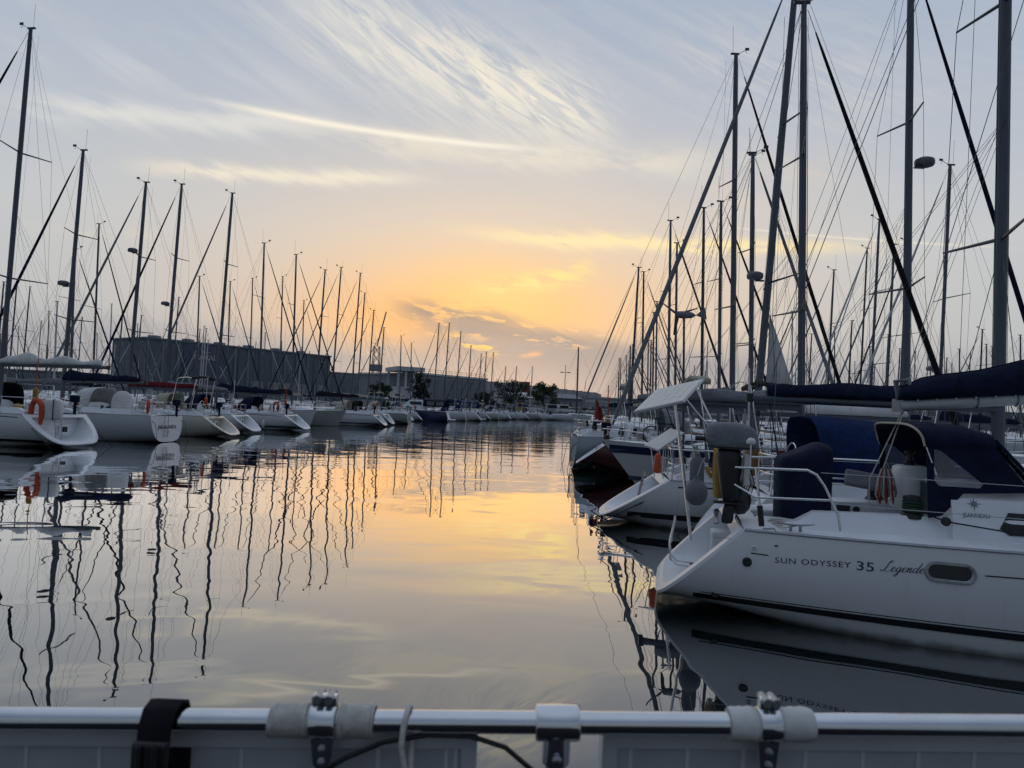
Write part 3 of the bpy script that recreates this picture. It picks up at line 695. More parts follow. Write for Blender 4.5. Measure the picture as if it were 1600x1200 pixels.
def moor(u, v, d, facing, label, group=None, yaw=0.0, **kw):
    """moor a boat so that its masthead stands in the direction of pixel (u, v) at depth d; facing = +1 bow to +x, -1 bow to -x"""
    T = atY(u, v, d); L = kw.get('L', 10.5); mx = kw.get('mx') or L * .56
    kw['H'] = T.z; rz = (0 if facing > 0 else math.pi) + R(yaw)
    lx = mx - math.tan(R(kw.get('rake', 1.3))) * (T.z - 1.6)
    return sailboat((T.x - math.cos(rz) * lx, T.y - math.sin(rz) * lx), rz, label, group, **kw)

# ---------------------------------------------- left row, nearest first
def local(root, x, y, z):
    m = Matrix.Translation(root.location) @ root.rotation_euler.to_matrix().to_4x4()
    return m @ Vector((x, y, z))

L1, hL1 = moor(48, 45, 28.5, -1, 'white sloop with pale sagging sail cover, nearest in the left row', yaw=-10, L=12.4, mx=3.75, B=3.9, fa=1.25, ff=1.55, xs=1.15, rt=.8, cover='canvas_white', bl=4.7, hood='canvas_black', genoa='canvas_navy', gr=.08, mr=.11, stripe='black_paint', coverh=.42, boomz=3.1, detail=2, sag=.11)
L2, hL2 = moor(130, 235, 33.8, -1, 'white sloop with JAKARANDA lettered on its upright transom', yaw=-5, L=10.6, mx=5.3, B=3.4, fa=1.2, scoop=False, cover='canvas_navy', bl=4.0, hood='canvas_white', genoa='canvas_navy', gr=.07, mr=.10, hullm='gelcoat_cool', stripe=None, radar=(7.2, 1), detail=2, hood_win='white')
L3, hL3 = moor(228, 285, 39.5, -1, 'cream-hulled sloop with dark red boom cover and radome on its mast', L=11.2, mx=6.0, B=3.5, cover='canvas_red', bl=4.0, hullm='gelcoat_cream', xs=1.3, stripe=None, genoa='canvas_grey', radar=(10.0, 1), gr=.07, mr=.10, hood='canvas_beige', coverh=.34, detail=2)
L4, hL4 = moor(284, 288, 44.8, -1, 'white sloop with grey boom cover and wide open scoop stern', L=11.0, mx=5.9, B=3.6, cover='canvas_grey', bl=4.1, hood='canvas_navy', stripe=None, genoa='canvas_navy', radar=(7.8, 1), gr=.07, mr=.10, xs=1.2, detail=2)
L5, hL5 = moor(363, 302, 51, -1, 'white sloop with long navy boom cover and navy sprayhood', L=12.0, mx=6.6, B=3.8, cover='canvas_navy', bl=4.9, hood='canvas_navy', hullm='gelcoat_white', genoa='canvas_grey', gr=.075, mr=.11, xs=1.3, coverh=.6, stripe='black_paint', detail=2)
L6, hL6 = moor(413, 380, 57, 1, 'pale grey sloop moored bow to the channel with dark boot line', yaw=-4, L=10.6, mx=6.0, B=3.4, hullm='gelcoat_cool', cover='canvas_black', genoa='canvas_navy', stripe=None, rake_bow=.6)
L7, hL7 = moor(463, 398, 62, 1, 'white sloop moored bow to the channel, half hidden by its neighbours', L=10.8, mx=6.1, B=3.4, hullm='gelcoat_grey', cover='canvas_black', genoa='canvas_navy', stripe=None)
L8, hL8 = moor(508, 422, 66, -1, 'white sloop with charcoal boom cover and white reverse transom', L=11.6, mx=6.6, B=3.7, cover='canvas_black', bl=4.2, hood='canvas_beige', genoa='canvas_navy', xs=1.0, hullm='gelcoat_white')
leftrow = [
    (533, 418, 72, 'white sloop with tan sprayhood, just beyond the charcoal boom cover', dict(hood='canvas_black', cover='canvas_beige', hullm='gelcoat_cool', genoa='canvas_navy', L=11.4)),
    (563, 427, 78, 'grey sloop with bare aluminium boom, moored before the dark motor cruiser', dict(hood='canvas_beige', cover='canvas_grey', hullm='gelcoat_grey', genoa='canvas_black', L=11.6, scoop=False)),
    (570, 458, 84, 'white sloop with raked white transom left of the dark motor cruiser', dict(hood='canvas_navy', cover='canvas_white', genoa='canvas_black', L=11)),
    (584, 485, 89, 'white sloop close beside the dark motor cruiser', dict(hood='canvas_black', cover='canvas_navy', genoa='canvas_navy', L=10.4)),
]
for u, v, d, lb, kw in leftrow: moor(u, v, d, -1, lb, yaw=rnd.uniform(-3, 3), **kw)
far_row = [(600, 512, 92.5, 'gelcoat_white', 'canvas_navy'), (686, 505, 104, 'gelcoat_white', 'canvas_navy'), (702, 505, 108, 'gelcoat_white', 'canvas_blue'), (720, 518, 117.5, 'gelcoat_cool', 'canvas_navy'),
           (736, 540, 122, 'gelcoat_cream', 'canvas_beige'), (752, 553, 126.5, 'gelcoat_white', 'canvas_black'), (760, 550, 131, 'gelcoat_cool', 'canvas_navy'), (771, 551, 135.5, 'gelcoat_white', 'canvas_navy'),
           (790, 573, 139.5, 'gelcoat_white', 'canvas_grey'), (807, 573, 143, 'gelcoat_grey', 'canvas_navy')]
ords = ['nearest', 'second nearest', 'third nearest', 'fourth', 'fifth', 'sixth', 'seventh', 'eighth', 'ninth', 'tenth and farthest']
for i, (u, v, d, hm, cv) in enumerate(far_row):
    moor(u, v, d, -1, 'small far sailboat, %s beyond the motor cruiser in the left row' % ords[i], 'far boats at the end of the left row', yaw=rnd.uniform(-4, 4), lod=1, L=rnd.uniform(8.6, 10.4), hullm=hm, cover=cv, hood=rnd.choice(['canvas_navy', None, 'canvas_blue']), stripe=None, genoa=rnd.choice(['canvas_navy', 'canvas_grey', 'canvas_black']), bl=3.2, detail=0, wr=.009, scoop=i % 3 != 1, fa=1.1 + .15 * (i % 4 == 2))
moor(832, 573, 147, -1, 'small sailboat with pale bare mast beside the quay wall', yaw=3, lod=1, L=8.5, hullm='gelcoat_white', cover='canvas_grey', bl=3, detail=0, stripe=None, wr=.009, mast='mast_white')

# second row on the left, bows to the pontoon
for u, v, d, lb in ((118, 390, 52, 'mast close right of the second tall mast from the left'), (155, 350, 58, 'black mast left of the radome mast'), (312, 432, 72, 'mast in front of the NAVAL lettering'), (360, 440, 80, 'mast just right of the tallest navy-boomed mast'), (395, 435, 86, 'mast between the navy-boomed mast and the bow-out sloop'), (442, 432, 90, 'mast between the two bow-out sloops'), (475, 470, 100, 'low mast right of the second bow-out sloop'), (627, 525, 118, 'mast left of the white tower block'), (643, 536, 125, 'mast before the white tower block')):
    moor(u, v, d, 1, 'sailboat behind the left row, ' + lb, 'boats berthed behind the left row', yaw=rnd.uniform(-4, 4), lod=0, L=10.2, mast='mast_dark' if u == 155 else 'mast_alloy', genoa=rnd.choice(['canvas_navy', 'canvas_grey', 'canvas_black']), hullm=rnd.choice(['gelcoat_white', 'gelcoat_cool', 'gelcoat_grey']), cover=rnd.choice(['canvas_navy', 'canvas_grey', 'canvas_beige']), wr=.007, gr=.06, spread=rnd.choice([1, 2]))
def pack(n, urange, drange, label, group, seed, xlim, fac=(1, -1)):
    rr = random.Random(seed); made = []
    t = 0
    while len(made) < n and t < 4000:
        t += 1
        u = rr.uniform(*urange); d = rr.uniform(*drange); hh = rr.uniform(9.5, 14.5)
        X = atY(u, 600, d).x
        if not (xlim[0] < X < xlim[1]): continue
        if any(abs(X - a) < 11.5 and abs(d - b) < 3.7 for a, b in made): continue
        made.append((X, d))
        v = 600
        for _ in range(12): v -= (hh - atY(u, v, d).z) * F / d
        mm, gg = rr.choice([('mast_alloy', 'grey'), ('mast_alloy', 'grey'), ('mast_white', 'pale'), ('mast_dark', 'black')]), rr.choice([('canvas_navy', 'navy'), ('canvas_grey', 'grey'), ('canvas_black', 'black'), ('sailcloth', 'white')])
        moor(u, v, d, rr.choice(fac), label % (mm[1], gg[1]), group, yaw=rr.uniform(-5, 5), lod=0, L=rr.uniform(8.6, 11), mast=mm[0], genoa=gg[0],
             hullm=rr.choice(['gelcoat_white', 'gelcoat_cool', 'gelcoat_cream', 'gelcoat_navy']), cover=rr.choice(['canvas_navy', 'canvas_grey', 'canvas_beige', 'canvas_black']), wr=.008, gr=.05, spread=rr.choice([1, 2]), detail=0, frac=rr.choice([1, .88]))
pack(58, (-40, 690), (60, 150), 'far sailboat in the pack beyond the left rows, %s mast, %s furled sail', 'pack of boats far on the left', 5, (-120, -41))

# ------------------------------------------------------------------ lettering helpers
def text_faces(txt, size=1.0, shear=0.0, space=1.0, bold=0.0):
    cu = bpy.data.curves.new('txt', 'FONT'); cu.body = txt; cu.size = size; cu.shear = shear; cu.space_character = space; cu.offset = bold; cu.resolution_u = 3
    ob = bpy.data.objects.new('txt', cu); col.objects.link(ob)
    dg = bpy.context.evaluated_depsgraph_get(); me = bpy.data.meshes.new_from_object(ob.evaluated_get(dg))
    vs = [(v.co.x, v.co.y) for v in me.vertices]; fs = [tuple(p.vertices) for p in me.polygons]
    bpy.data.objects.remove(ob); bpy.data.curves.remove(cu); bpy.data.meshes.remove(me)
    return vs, fs
def spline(pts, n=5):
    out = []
    for i in range(len(pts) - 1):
        p0, p1, p2, p3 = pts[max(i - 1, 0)], pts[i], pts[i + 1], pts[min(i + 2, len(pts) - 1)]
        for k in range(n):
            t = k / n
            out.append(tuple(.5 * (2 * p1[j] + (p2[j] - p0[j]) * t + (2 * p0[j] - 5 * p1[j] + 4 * p2[j] - p3[j]) * t * t + (3 * p1[j] - p0[j] - 3 * p2[j] + p3[j]) * t ** 3) for j in (0, 1)))
    return out + [pts[-1]]
def ribbon(pts, w):
    vs, fs = [], []; pts = spline(pts)
    for i, p in enumerate(pts):
        a, b = pts[max(i - 1, 0)], pts[min(i + 1, len(pts) - 1)]
        dx, dy = b[0] - a[0], b[1] - a[1]; l = math.hypot(dx, dy) or 1
        ww = w * (1.35 if dy < -abs(dx) else .75)
        vs += [(p[0] - dy / l * ww, p[1] + dx / l * ww), (p[0] + dy / l * ww, p[1] - dx / l * ww)]
        if i: k = 2 * i; fs.append((k - 2, k - 1, k + 1, k))
    return vs, fs
GL = dict(L=([(.95, 1.8), (1.2, 2.15), (1.0, 2.25), (.75, 1.8), (.6, 1.0), (.38, .3), (0, .05), (-.25, .15), (0, .3), (.5, .1), (1.0, 0), (1.3, .3)], 1.35),
          e=([(0, .4), (.42, .58), (.52, .88), (.3, 1.0), (.1, .6), (.15, .15), (.4, 0), (.78, .35)], .76),
          g=([(.6, .9), (.32, 1.0), (.05, .6), (.1, .1), (.4, .15), (.62, .9), (.5, 0), (.28, -.8), (0, -.9), (.08, -.5), (.85, .35)], .85),
          n=([(0, .75), (.14, 1.0), (.04, 0), (.28, .75), (.5, 1.0), (.55, .8), (.45, .1), (.6, 0), (.86, .35)], .86),
          d=([(.6, .9), (.32, 1.0), (.05, .6), (.1, .1), (.4, .1), (.68, 1.0), (.95, 2.1), (.65, .6), (.6, .1), (.72, 0), (.98, .35)], .95))
def script_word(word, size):
    vs, fs = [], []; x = 0
    for ch in word:
        pts, adv = GL[ch]
        v, f = ribbon([((x + px + .28 * py) * size, py * size) for px, py in pts], .055 * size)
        o = len(vs); vs += v; fs += [tuple(i + o for i in q) for q in f]; x += adv
    return vs, fs

# ------------------------------------------------------------------ the near yacht on the right
AO, AH = (2.01, 9.53), R(-12.5)
def A_at(u, v, yl):
    ex, ey = Vector((math.cos(AH), math.sin(AH), 0)), Vector((-math.sin(AH), math.cos(AH), 0)); o = Vector((AO[0], AO[1], 0))
    d = ray(u, v); t = (yl - (CAM - o).dot(ey)) / d.dot(ey); p = CAM + d * t - o
    return Vector((p.dot(ex), yl, p.z))
A = tag(empty('sailboat', (AO[0], AO[1], 0), AH), 'large white yacht close on the right, lettered SUN ODYSSEY 35 Legende', 'sailboat')
hA = Hull(10.6, 3.42, 1.03, 1.4, .705, .95, .12, .9)
mb = MB(); us = [i / 40 for i in range(41)]; gs = [i / 24 for i in range(25)]
mb.grid([[hA.P(u, g) for g in gs] for u in us]); mb.grid([[Vector((p.x, -p.y, p.z)) for p in (hA.P(u, g) for g in reversed(gs))] for u in us])
mb.build('hull', 'gelcoat_white', A, 40)
# sugar-scoop stern: rim, side walls, floor, seat lockers
oA = outline(hA, 0, [0, .02, .05, .1, .16, .22, .3, .38, .46, .54, .62, .7, .78, .86, .93, 1.0])
zc = .62
inn = []
for p in oA:
    q = Vector((0, p.y * .83, zc + (p.z - zc) * .78)); q.x = hA.xs * (q.z - hA.zs) / (hA.fa - hA.zs) - .01; inn.append(q)
bk = [Vector((1.02, p.y * .96, max(p.z, .30))) for p in inn]
tr = MB().loft([oA, [lerp(a, b, .08) + Vector((-.03, 0, .016)) for a, b in zip(oA, inn)], [lerp(a, b, .5) + Vector((-.042, 0, .022)) for a, b in zip(oA, inn)], [lerp(a, b, .92) + Vector((-.03, 0, .016)) for a, b in zip(oA, inn)], inn, bk], True, False)
tr.poly(list(reversed(bk))); tr.build('transom', 'moulding', A, 35)
for i in range(7):
    MB().box((.66, -.30 + i * .1, .315), (.5, .092, .02)).build('platform_plank', 'teak', A)
bevel(MB().box((.86, -.72, .52), (.34, .34, .42)).build('stern_locker', 'moulding', A), .03)
bevel(MB().box((.86, .72, .52), (.34, .34, .42)).build('stern_locker', 'moulding', A), .03)
bevel(MB().box((.97, -.20, .62), (.1, .12, .2)).build('shower_hatch', 'white_plastic', A), .02)
deckA = deck_mesh(hA, 'deck_white', A, (1.15, 3.05, .62, .72))
toe_rail(hA, A, 'steel_dull', .02)
strip(hA, .42, 9.6, (.19, .255), (.22, .31), 'black_paint', A, 'boot_stripe', n=60, off=.009)
strip(hA, .50, 9.6, (.272, .282), (.328, .338), 'black_paint', A, 'boot_line', n=60, off=.009)
strip(hA, 3.22, 9.8, (.815, .828), (.99, 1.005), 'black_paint', A, 'cove_line', n=30)
strip(hA, 1.02, 1.20, (.790, .803), (.786, .799), 'black_paint', A, 'cove_line', n=4)
strip(hA, .62, .80, (.93, .935), (.93, .935), 'steel_dull', A, 'transom_seam', n=3)
def on_hull(vs, fs, x0, z0, name, m, drop=0.0):
    MB().add([(x0 + a, -(hA.side(x0 + a, z0 + b + drop * a) + .004), z0 + b + drop * a) for a, b in vs], fs).build(name, m, A)
p0, p1 = A_at(1211, 880, -1.33), A_at(1328, 886, -1.38)
v, f = text_faces('SUN ODYSSEY', .085, 0, 1.12); wd = max(a for a, b in v)
v = [(a * (p1.x - p0.x) / wd, b) for a, b in v]; on_hull(v, f, p0.x, p0.z, 'hull_lettering', 'lettering_navy', (p1.z - p0.z) / (p1.x - p0.x))
q0 = A_at(1335, 889, -1.39); v, f = text_faces('35', .135, 0, 1.0); wd = max(a for a, b in v); q1 = A_at(1363, 890, -1.39)
on_hull([(a * (q1.x - q0.x) / wd, b) for a, b in v], f, q0.x, q0.z, 'hull_lettering', 'lettering_navy')
q0, q1 = A_at(1374, 890, -1.4), A_at(1440, 893, -1.42); v, f = script_word('Legende', .05); wd = max(a for a, b in v)
on_hull([(a * (q1.x - q0.x) / wd, b) for a, b in v], f, q0.x, q0.z, 'hull_lettering', 'lettering_navy', (q1.z - q0.z) / (q1.x - q0.x))
def hull_disc(u, v, r, name, m, r2=None, ring=None):
    p = A_at(u, v, -1.28); y = hA.side(p.x, p.z); M = Matrix.Translation((p.x, -y, p.z)) @ Matrix.Rotation(R(90), 4, 'X')
    o = MB().lathe([(r, -.01), (r, .008), (r * .75, .016), (r * .7, .006), (.002, .004)], 18, M).build(name, m, A, 45); return o
hull_disc(1168, 879, .052, 'exhaust_outlet', 'black_plastic'); hull_disc(1119, 935, .045, 'drain_outlet', 'black_plastic'); hull_disc(1178, 857, .024, 'vent_cap', 'white_plastic')
MB().box((1.28, -(hA.side(1.28, .905) + .003), .905), (.04, .008, .014)).build('builder_plate', 'black_plastic', A)
# opening port in the topsides
def stadium(cx, cz, w, hgt, n=8):
    r = hgt / 2; a = [(cx + w / 2 - r + r * math.cos(t), cz + r * math.sin(t)) for t in (-math.pi / 2 + math.pi * i / n for i in range(n + 1))]
    return a + [(cx - w / 2 + r - r * math.cos(t), cz - r * math.sin(t)) for t in (-math.pi / 2 + math.pi * i / n for i in range(n + 1))]
pc = A_at(1482, 894, -1.5)
rg = [[Vector((x, -(hA.side(x, z) + off), z)) for x, z in stadium(pc.x, pc.z, w_, h_)] for w_, h_, off in ((.47, .215, .0), (.455, .20, .014), (.40, .155, .014), (.38, .135, .002))]
MB().loft([list(reversed(r)) for r in rg], True, False).build('port_frame', 'steel_dull', A, 50)
MB().poly(rg[3]).build('port_glass', 'dark_glass', A)
# coamings, cockpit seat fronts
for sd in (1, -1):
    MB().loft([[Vector((x, sd * y, z)) for y, z in ((.62, 1.0), (.60, zt), (.66, zt + .03), (.86, zt + .03), (.98, 1.02))] for x, zt in ((1.2, 1.06), (1.55, 1.1), (1.75, 1.22), (2.4, 1.24), (3.2, 1.27))]).build('cockpit_coaming', 'moulding', A, 35)
    bevel(MB().box((2.1, sd * .46, .92), (1.9, .30, .36)).build('cockpit_seat', 'moulding', A), .03)
MB().box((2.42, .605, 1.14), (.36, .02, .17)).build('instrument_panel', 'white_plastic', A)
MB().box((2.36, .592, 1.14), (.17, .01, .12)).build('engine_panel', 'black_plastic', A)
MB().lathe([(.04, 0), (.045, .012), (.03, .02)], 12, Matrix.Translation((2.52, .594, 1.15)) @ Matrix.Rotation(R(90), 4, 'X')).build('dial', 'black_plastic', A)
def winchA(p, s=1.0, wrap=None):
    o = MB().lathe([(.1 * s, 0), (.1 * s, .04 * s), (.075 * s, .06 * s), (.07 * s, .15 * s), (.09 * s, .19 * s), (.085 * s, .215 * s), (.03, .225 * s)], 18, Matrix.Translation(p)).build('winch', 'black_plastic', A, 45)
    if wrap:
        for i in range(4): MB().tube(arc(Vector(p) + Vector((0, 0, (.075 + i * .028) * s)), .084 * s, 0, 2 * math.pi, 18, (1, 0, 0), (0, 1, 0)), .013, 6, False).build('rope_turn', wrap, o, 60)
    return o
wp = A_at(1425, 812, -.78); winchA((wp.x, -.78, 1.25), 1.15, 'rope_green'); winchA((wp.x, .78, 1.25), 1.15)
MB().tube([(wp.x + .09, -.80, 1.33), A_at(1478, 815, -1.02), A_at(1600, 836, -1.3), (5.2, -1.42, 1.2)], .009, 6).build('genoa_sheet', 'rope_black', A)
MB().lathe([(.03, -.02), (.05, -.012), (.05, .012), (.03, .02)], 12, Matrix.Translation(A_at(1478, 815, -1.02)) @ Matrix.Rotation(R(90), 4, 'X')).build('lead_block', 'black_plastic', A, 45)
# coachroof with star, name and window
spA = coachroof(hA, 3.12, 7.6, .66, .56, 'moulding', A, 3)
def on_cabin(vs, fs, x0, z0, name, m, sd=-1):
    out = []
    for a, b in vs:
        x, z = x0 + a, z0 + b
        f_ = max(0, min(7.999, (x - 3.12) / (7.6 - 3.12) * 8)); i = int(f_); r = f_ - i
        w_, zz, hg = (lerp(spA[i][j], spA[i + 1][j], r) for j in (1, 2, 3))
        t = (z - (zz - .05)) / (.45 * hg + .05)
        y = w_ * lerp(1, .97, t) if t < 1 else w_ * lerp(.97, .90, (z - zz - .45 * hg) / (.37 * hg))
        out.append((x, sd * (y + .006), z))
    MB().add(out, fs).build(name, m, A)
st = []
for i in range(16):
    a = math.pi * i / 8 + math.pi / 2; r_ = (.085 if i % 4 == 0 else .06) if i % 2 == 0 else .022; st.append((r_ * math.cos(a), r_ * math.sin(a)))
on_cabin([(0, 0)] + st, [(0, i + 1, (i + 1) % 16 + 1) for i in range(16) if (i // 1) % 2 == 0], 3.34, 1.47, 'star_emblem', 'lettering_navy')
on_cabin([(a * .8 + b * 0, c * .8) for a, c in st for b in (0,)] + [(a * .8 * .78, c * .8 * .78) for a, c in st], [(i, (i + 1) % 16, 16 + (i + 1) % 16, 16 + i) for i in range(16)], 3.34, 1.47, 'star_outline', 'lettering_navy')
v, f = text_faces('JEANNEAU', .06, 0, 1.0); wd = max(a for a, b in v); on_cabin([(a * .26 / wd, b) for a, b in v], f, 3.22, 1.33, 'cabin_lettering', 'lettering_navy')
for sd in (-1, 1): MB().box((4.4, sd * (spA[2][1] * .80), spA[2][2] + .575), (1.9, .04, .035)).build('grab_rail', 'teak', A)
# cockpit sprayhood
HX, HW, HZ, HT = 2.78, .93, 1.38, 2.30
hood_rings = []
for x, zt, ws in ((HX - .02, HT, 1.0), (HX + .22, HT + .03, 1.0), (HX + .54, HT + .01, 1.0), (HX + .78, HT - .05, .98)):
    hood_rings.append([Vector((x + (.10 * (1 - math.sin(a)) if x < HX else 0), HW * ws * math.copysign(abs(math.cos(a)) ** .42, math.cos(a)), HZ + .68 + (zt - HZ - .68) * math.sin(a) ** .6)) for a in (math.pi * i / 16 for i in range(17))])
hood = solid(MB().grid(hood_rings).build('sprayhood', 'canvas_navy', A, 60), .012)
for sd in (1, -1):
    y0 = sd * HW
    outer = [(HX + .08, HZ + .69), (HX + .78, HZ + .69), (HX + 1.12, HZ + .24), (HX + .46, HZ + .19), (HX + .26, HZ - .06), (HX + .12, HZ - .1)]
    inner = [(HX + .16, HZ + .66), (HX + .24, HZ + .64), (HX + .66, HZ + .30), (HX + .62, HZ + .26), (HX + .22, HZ + .26), (HX + .17, HZ + .32)]
    solid(MB().loft([[Vector((x, y0, z)) for x, z in outer], [Vector((x, y0, z)) for x, z in inner]], True, False).build('hood_side', 'canvas_navy', hood), .008)
    MB().poly([Vector((x, y0, z)) for x, z in inner]).build('hood_window', 'clear_vinyl', hood)
    MB().tube([hood_rings[0][0 if sd > 0 else 16], (HX + .3, y0 * .98, HZ + .1), (HX + .5, y0 * .97, HZ - .1)], .011, 6).build('hood_bow', 'steel', hood, 60)
for rr_ in hood_rings[1:3]: MB().tube([p + Vector((0, 0, .007)) for p in rr_], .006, 4).build('hood_seam', 'canvas_black', hood)
fr_ = hood_rings[-1]
foot = [Vector((p.x + .62, p.y * .96, HZ + .12 - .0 * i)) for i, p in enumerate(fr_)]
MB().grid([fr_[2:15], foot[2:15]]).build('hood_windscreen', 'clear_vinyl', hood, 60)
for i in (2, 6, 10, 14): MB().tube([fr_[i], foot[i]], .022, 5).build('hood_seam', 'canvas_navy', hood)
MB().tube([p + Vector((-.012, 0, .008)) for p in hood_rings[0]], .014, 6).build('hood_piping', 'canvas_beige', hood, 60)
# companionway bulkhead, cushion, raft canister
MB().box((3.10, 0, 1.25), (.06, 1.1, .75)).build('companionway', 'dark_glass', A)
# helm pedestal under its navy cover
wc = subsurf(MB().loft([[Vector((1.74 + cx * sx, cy * sy, z + .10 * cx * max(0, (z - 1.4) / .65))) for cx, cy in ((-1, -1), (0, -1.06), (1, -1), (1.04, 0), (1, 1), (0, 1.06), (-1, 1), (-1.04, 0))] for z, sx, sy in ((.98, .30, .42), (1.02, .31, .44), (1.4, .31, .44), (1.75, .32, .43), (1.86, .32, .42), (1.93, .27, .34), (1.96, .12, .2))]).build('helm_cover', 'canvas_navy', A), 2)
# pushpit
def pipe(pts, r, name, m='steel', n=8): return MB().tube([tuple(p) for p in pts], r, n).build(name, m, A, 60)
pl = [A_at(1150, 730, -1.02), A_at(1165, 731, -1.1), A_at(1190, 732, -1.14), A_at(1262, 735, -1.22), A_at(1276, 742, -1.24), A_at(1289, 760, -1.26), A_at(1300, 784, -1.28), A_at(1310, 805, -1.3), A_at(1313, 830, -1.3)]
pipe(pl, .0145, 'pushpit'); pipe([A_at(1148, 757, -1.02), A_at(1166, 768, -1.12), A_at(1180, 777, -1.15), A_at(1300, 782, -1.27)], .0125, 'pushpit')
pipe([A_at(1181, 731, -1.13), A_at(1190, 822, -1.14)], .015, 'pushpit'); pipe([A_at(1187, 790, -1.14), A_at(1190, 822, -1.14)], .032, 'rail_socket', 'black_plastic')
pp = [(p.x, -p.y, p.z) for p in pl]; pipe(pp, .0145, 'pushpit'); pipe([(1.0, 1.1, 1.4), (1.9, 1.25, 1.4)], .0125, 'pushpit'); pipe([(1.02, 1.1, 1.73), (1.02, 1.12, 1.05)], .015, 'pushpit')
pipe([pl[0], (.92, -.55, 1.74), (.90, -.3, 1.74)], .0145, 'pushpit'); pipe([(.90, -.3, 1.74), (.92, -.3, 1.04)], .0145, 'pushpit')
pipe([pp[0], (.92, .6, 1.74)], .0145, 'pushpit'); pipe([(.92, .6, 1.74), (.94, .6, 1.04)], .0145, 'pushpit')
for sd in (1, -1):
    for hh, z0 in ((.66, 1.73), (.33, 1.40)):
        MB().tube([(1.72 if hh > .5 else 1.86, sd * 1.25, z0)] + [(x, sd * (hA.deck(x)[0] - .06), hA.deck(x)[1] + hh) for x in (3.9, 5.6, 7.2, 8.8)], .0045, 5).build('lifeline', 'steel_dull', A)
    for x in (3.9, 5.6, 7.2, 8.8):
        b, z = hA.deck(x); MB().tube([(x, sd * (b - .06), z), (x, sd * (b - .06), z + .67)], .0125, 6).build('stanchion', 'steel', A, 60)
bow_rail(hA, A)
# stern cleat, fairlead
cl = A_at(1243, 822, -1.16)
c_ = MB(); c_.tube([(cl.x - .2, -1.16, cl.z + .03), (cl.x - .07, -1.16, cl.z + .012), (cl.x + .07, -1.16, cl.z + .012), (cl.x + .2, -1.16, cl.z + .03)], [.006, .013, .013, .006], 6); c_.box((cl.x - .05, -1.16, cl.z - .025), (.03, .03, .07)); c_.box((cl.x + .05, -1.16, cl.z - .025), (.03, .03, .07)); c_.build('mooring_cleat', 'steel_dull', A, 50)
MB().tube([A_at(1192, 826, -1.18), A_at(1210, 826, -1.18), A_at(1213, 831, -1.19), A_at(1195, 832, -1.19)], .011, 6).build('fairlead', 'steel_dull', A, 60)
pipe([(1.0, -1.08, 1.74), (1.0, -1.08, 2.0)], .011, 'antenna_stalk'); MB().lathe([(.02, -.03), (.05, -.02), (.055, .01), (.035, .04), (.005, .05)], 14, Matrix.Translation((1.0, -1.08, 2.02))).build('antenna_mushroom', 'white_plastic', A, 50)
for i in range(6):
    x_ = .96 + i * .018; MB().tube([(x_, -.5, 1.74), (x_ - .06, -.53, 1.5), (x_ - .02, -.55, 1.28 - .03 * (i % 3)), (x_ + .06, -.53, 1.5), (x_, -.5, 1.74)], .008, 5, False).build('rope_hank', ['rope_white', 'rope_black', 'rope_white', 'canvas_navy'][i % 4], A, 60)
MB().tube([(1.05, .2, 1.08), (1.3, -.2, 1.07), (1.25, -.75, 1.08), (1.4, -1.0, 1.07), (cl.x, -1.15, cl.z)], .010, 6).build('mooring_line', 'rope_white', A, 60)
for k_ in range(3): MB().tube(arc((1.36, -.78, 1.085 + .018 * k_), .12 - .015 * k_, 0, 6.28, 18, (1, 0, 0), (0, 1, 0)), .010, 5, False).build('rope_turn', 'rope_white', A, 60)
MB().tube([(.93, .35, 1.74), (.8, .42, 1.35), (.9, .5, 1.04)], .009, 5).build('rail_line', 'rope_black', A)
# folding stern ladder
for y in (-.06, .2): pipe([(.60, y, .34), (.24, y, .36), (.16, y, .42), (.14, y, .60), (.2, y, .95)], .014, 'ladder_rail')
for z in (.5, .66, .82): pipe([(.15 + (z - .5) * .1, -.06, z), (.15 + (z - .5) * .1, .2, z)], .012, 'ladder_rung')
# boom and stowed mainsail under its navy cover, mast
be, bm = A_at(1405, 634, 0), A_at(1600, 609, 0)
slope = (bm.z - be.z) / (bm.x - be.x); MXA = 6.7
bq = Vector((MXA, 0, be.z + slope * .55 * (MXA - be.x)))
bo = MB().tube([be, bq], .072, 12).build('boom', 'mast_white', A, 60)
MB().box(be + Vector((-.02, 0, .0)), (.10, .10, .16)).build('boom_end', 'steel_dull', bo)
for t in (.22, .33, .44): MB().tube(arc(lerp(be, bq, t), .082, 0, 2 * math.pi, 14, (0, 1, 0), (0, 0, 1)), .008, 5, False).build('cover_strap', 'canvas_grey', bo)
rings = []
for i in range(19):
    t = i / 18; x = lerp(be.x - .04, MXA - .1, t); zb = be.z + (bq.z - be.z) * t + .075
    hh = lerp(.19, .62, t ** .8) + .018 * math.sin(t * 21); ww = lerp(.13, .2, t) * (1 + .08 * math.sin(t * 33))
    if i == 0: hh *= .8; ww *= .75
    rings.append([Vector((x + .06 * q, a * ww, zb + q * hh)) for a, q in ((0, -.1), (.6, -.06), (1, .12), (1, .4), (.75, .7), (.35, .93), (0, 1), (-.35, .93), (-.75, .7), (-1, .4), (-1, .12), (-.6, -.06))])
cvA = MB().loft(rings).build('sail_cover', 'canvas_navy', A, 60)
for i in (3, 6, 9, 12, 15): MB().tube([p + (p - sum(rings[i], Vector()) / 12) * .012 for p in rings[i]] + [rings[i][0]], .006, 4, False).build('cover_seam', 'canvas_black', cvA)
MB().tube([r[6] + Vector((0, 0, .004)) for r in rings], .008, 5).build('cover_zip', 'canvas_black', cvA)
for i in range(1, 18): MB().box(lerp(rings[i][11], rings[i][0], .3) + Vector((.02, 0, -.01)), (.022, .02, .03)).build('cover_hook', 'steel_dull', cvA)
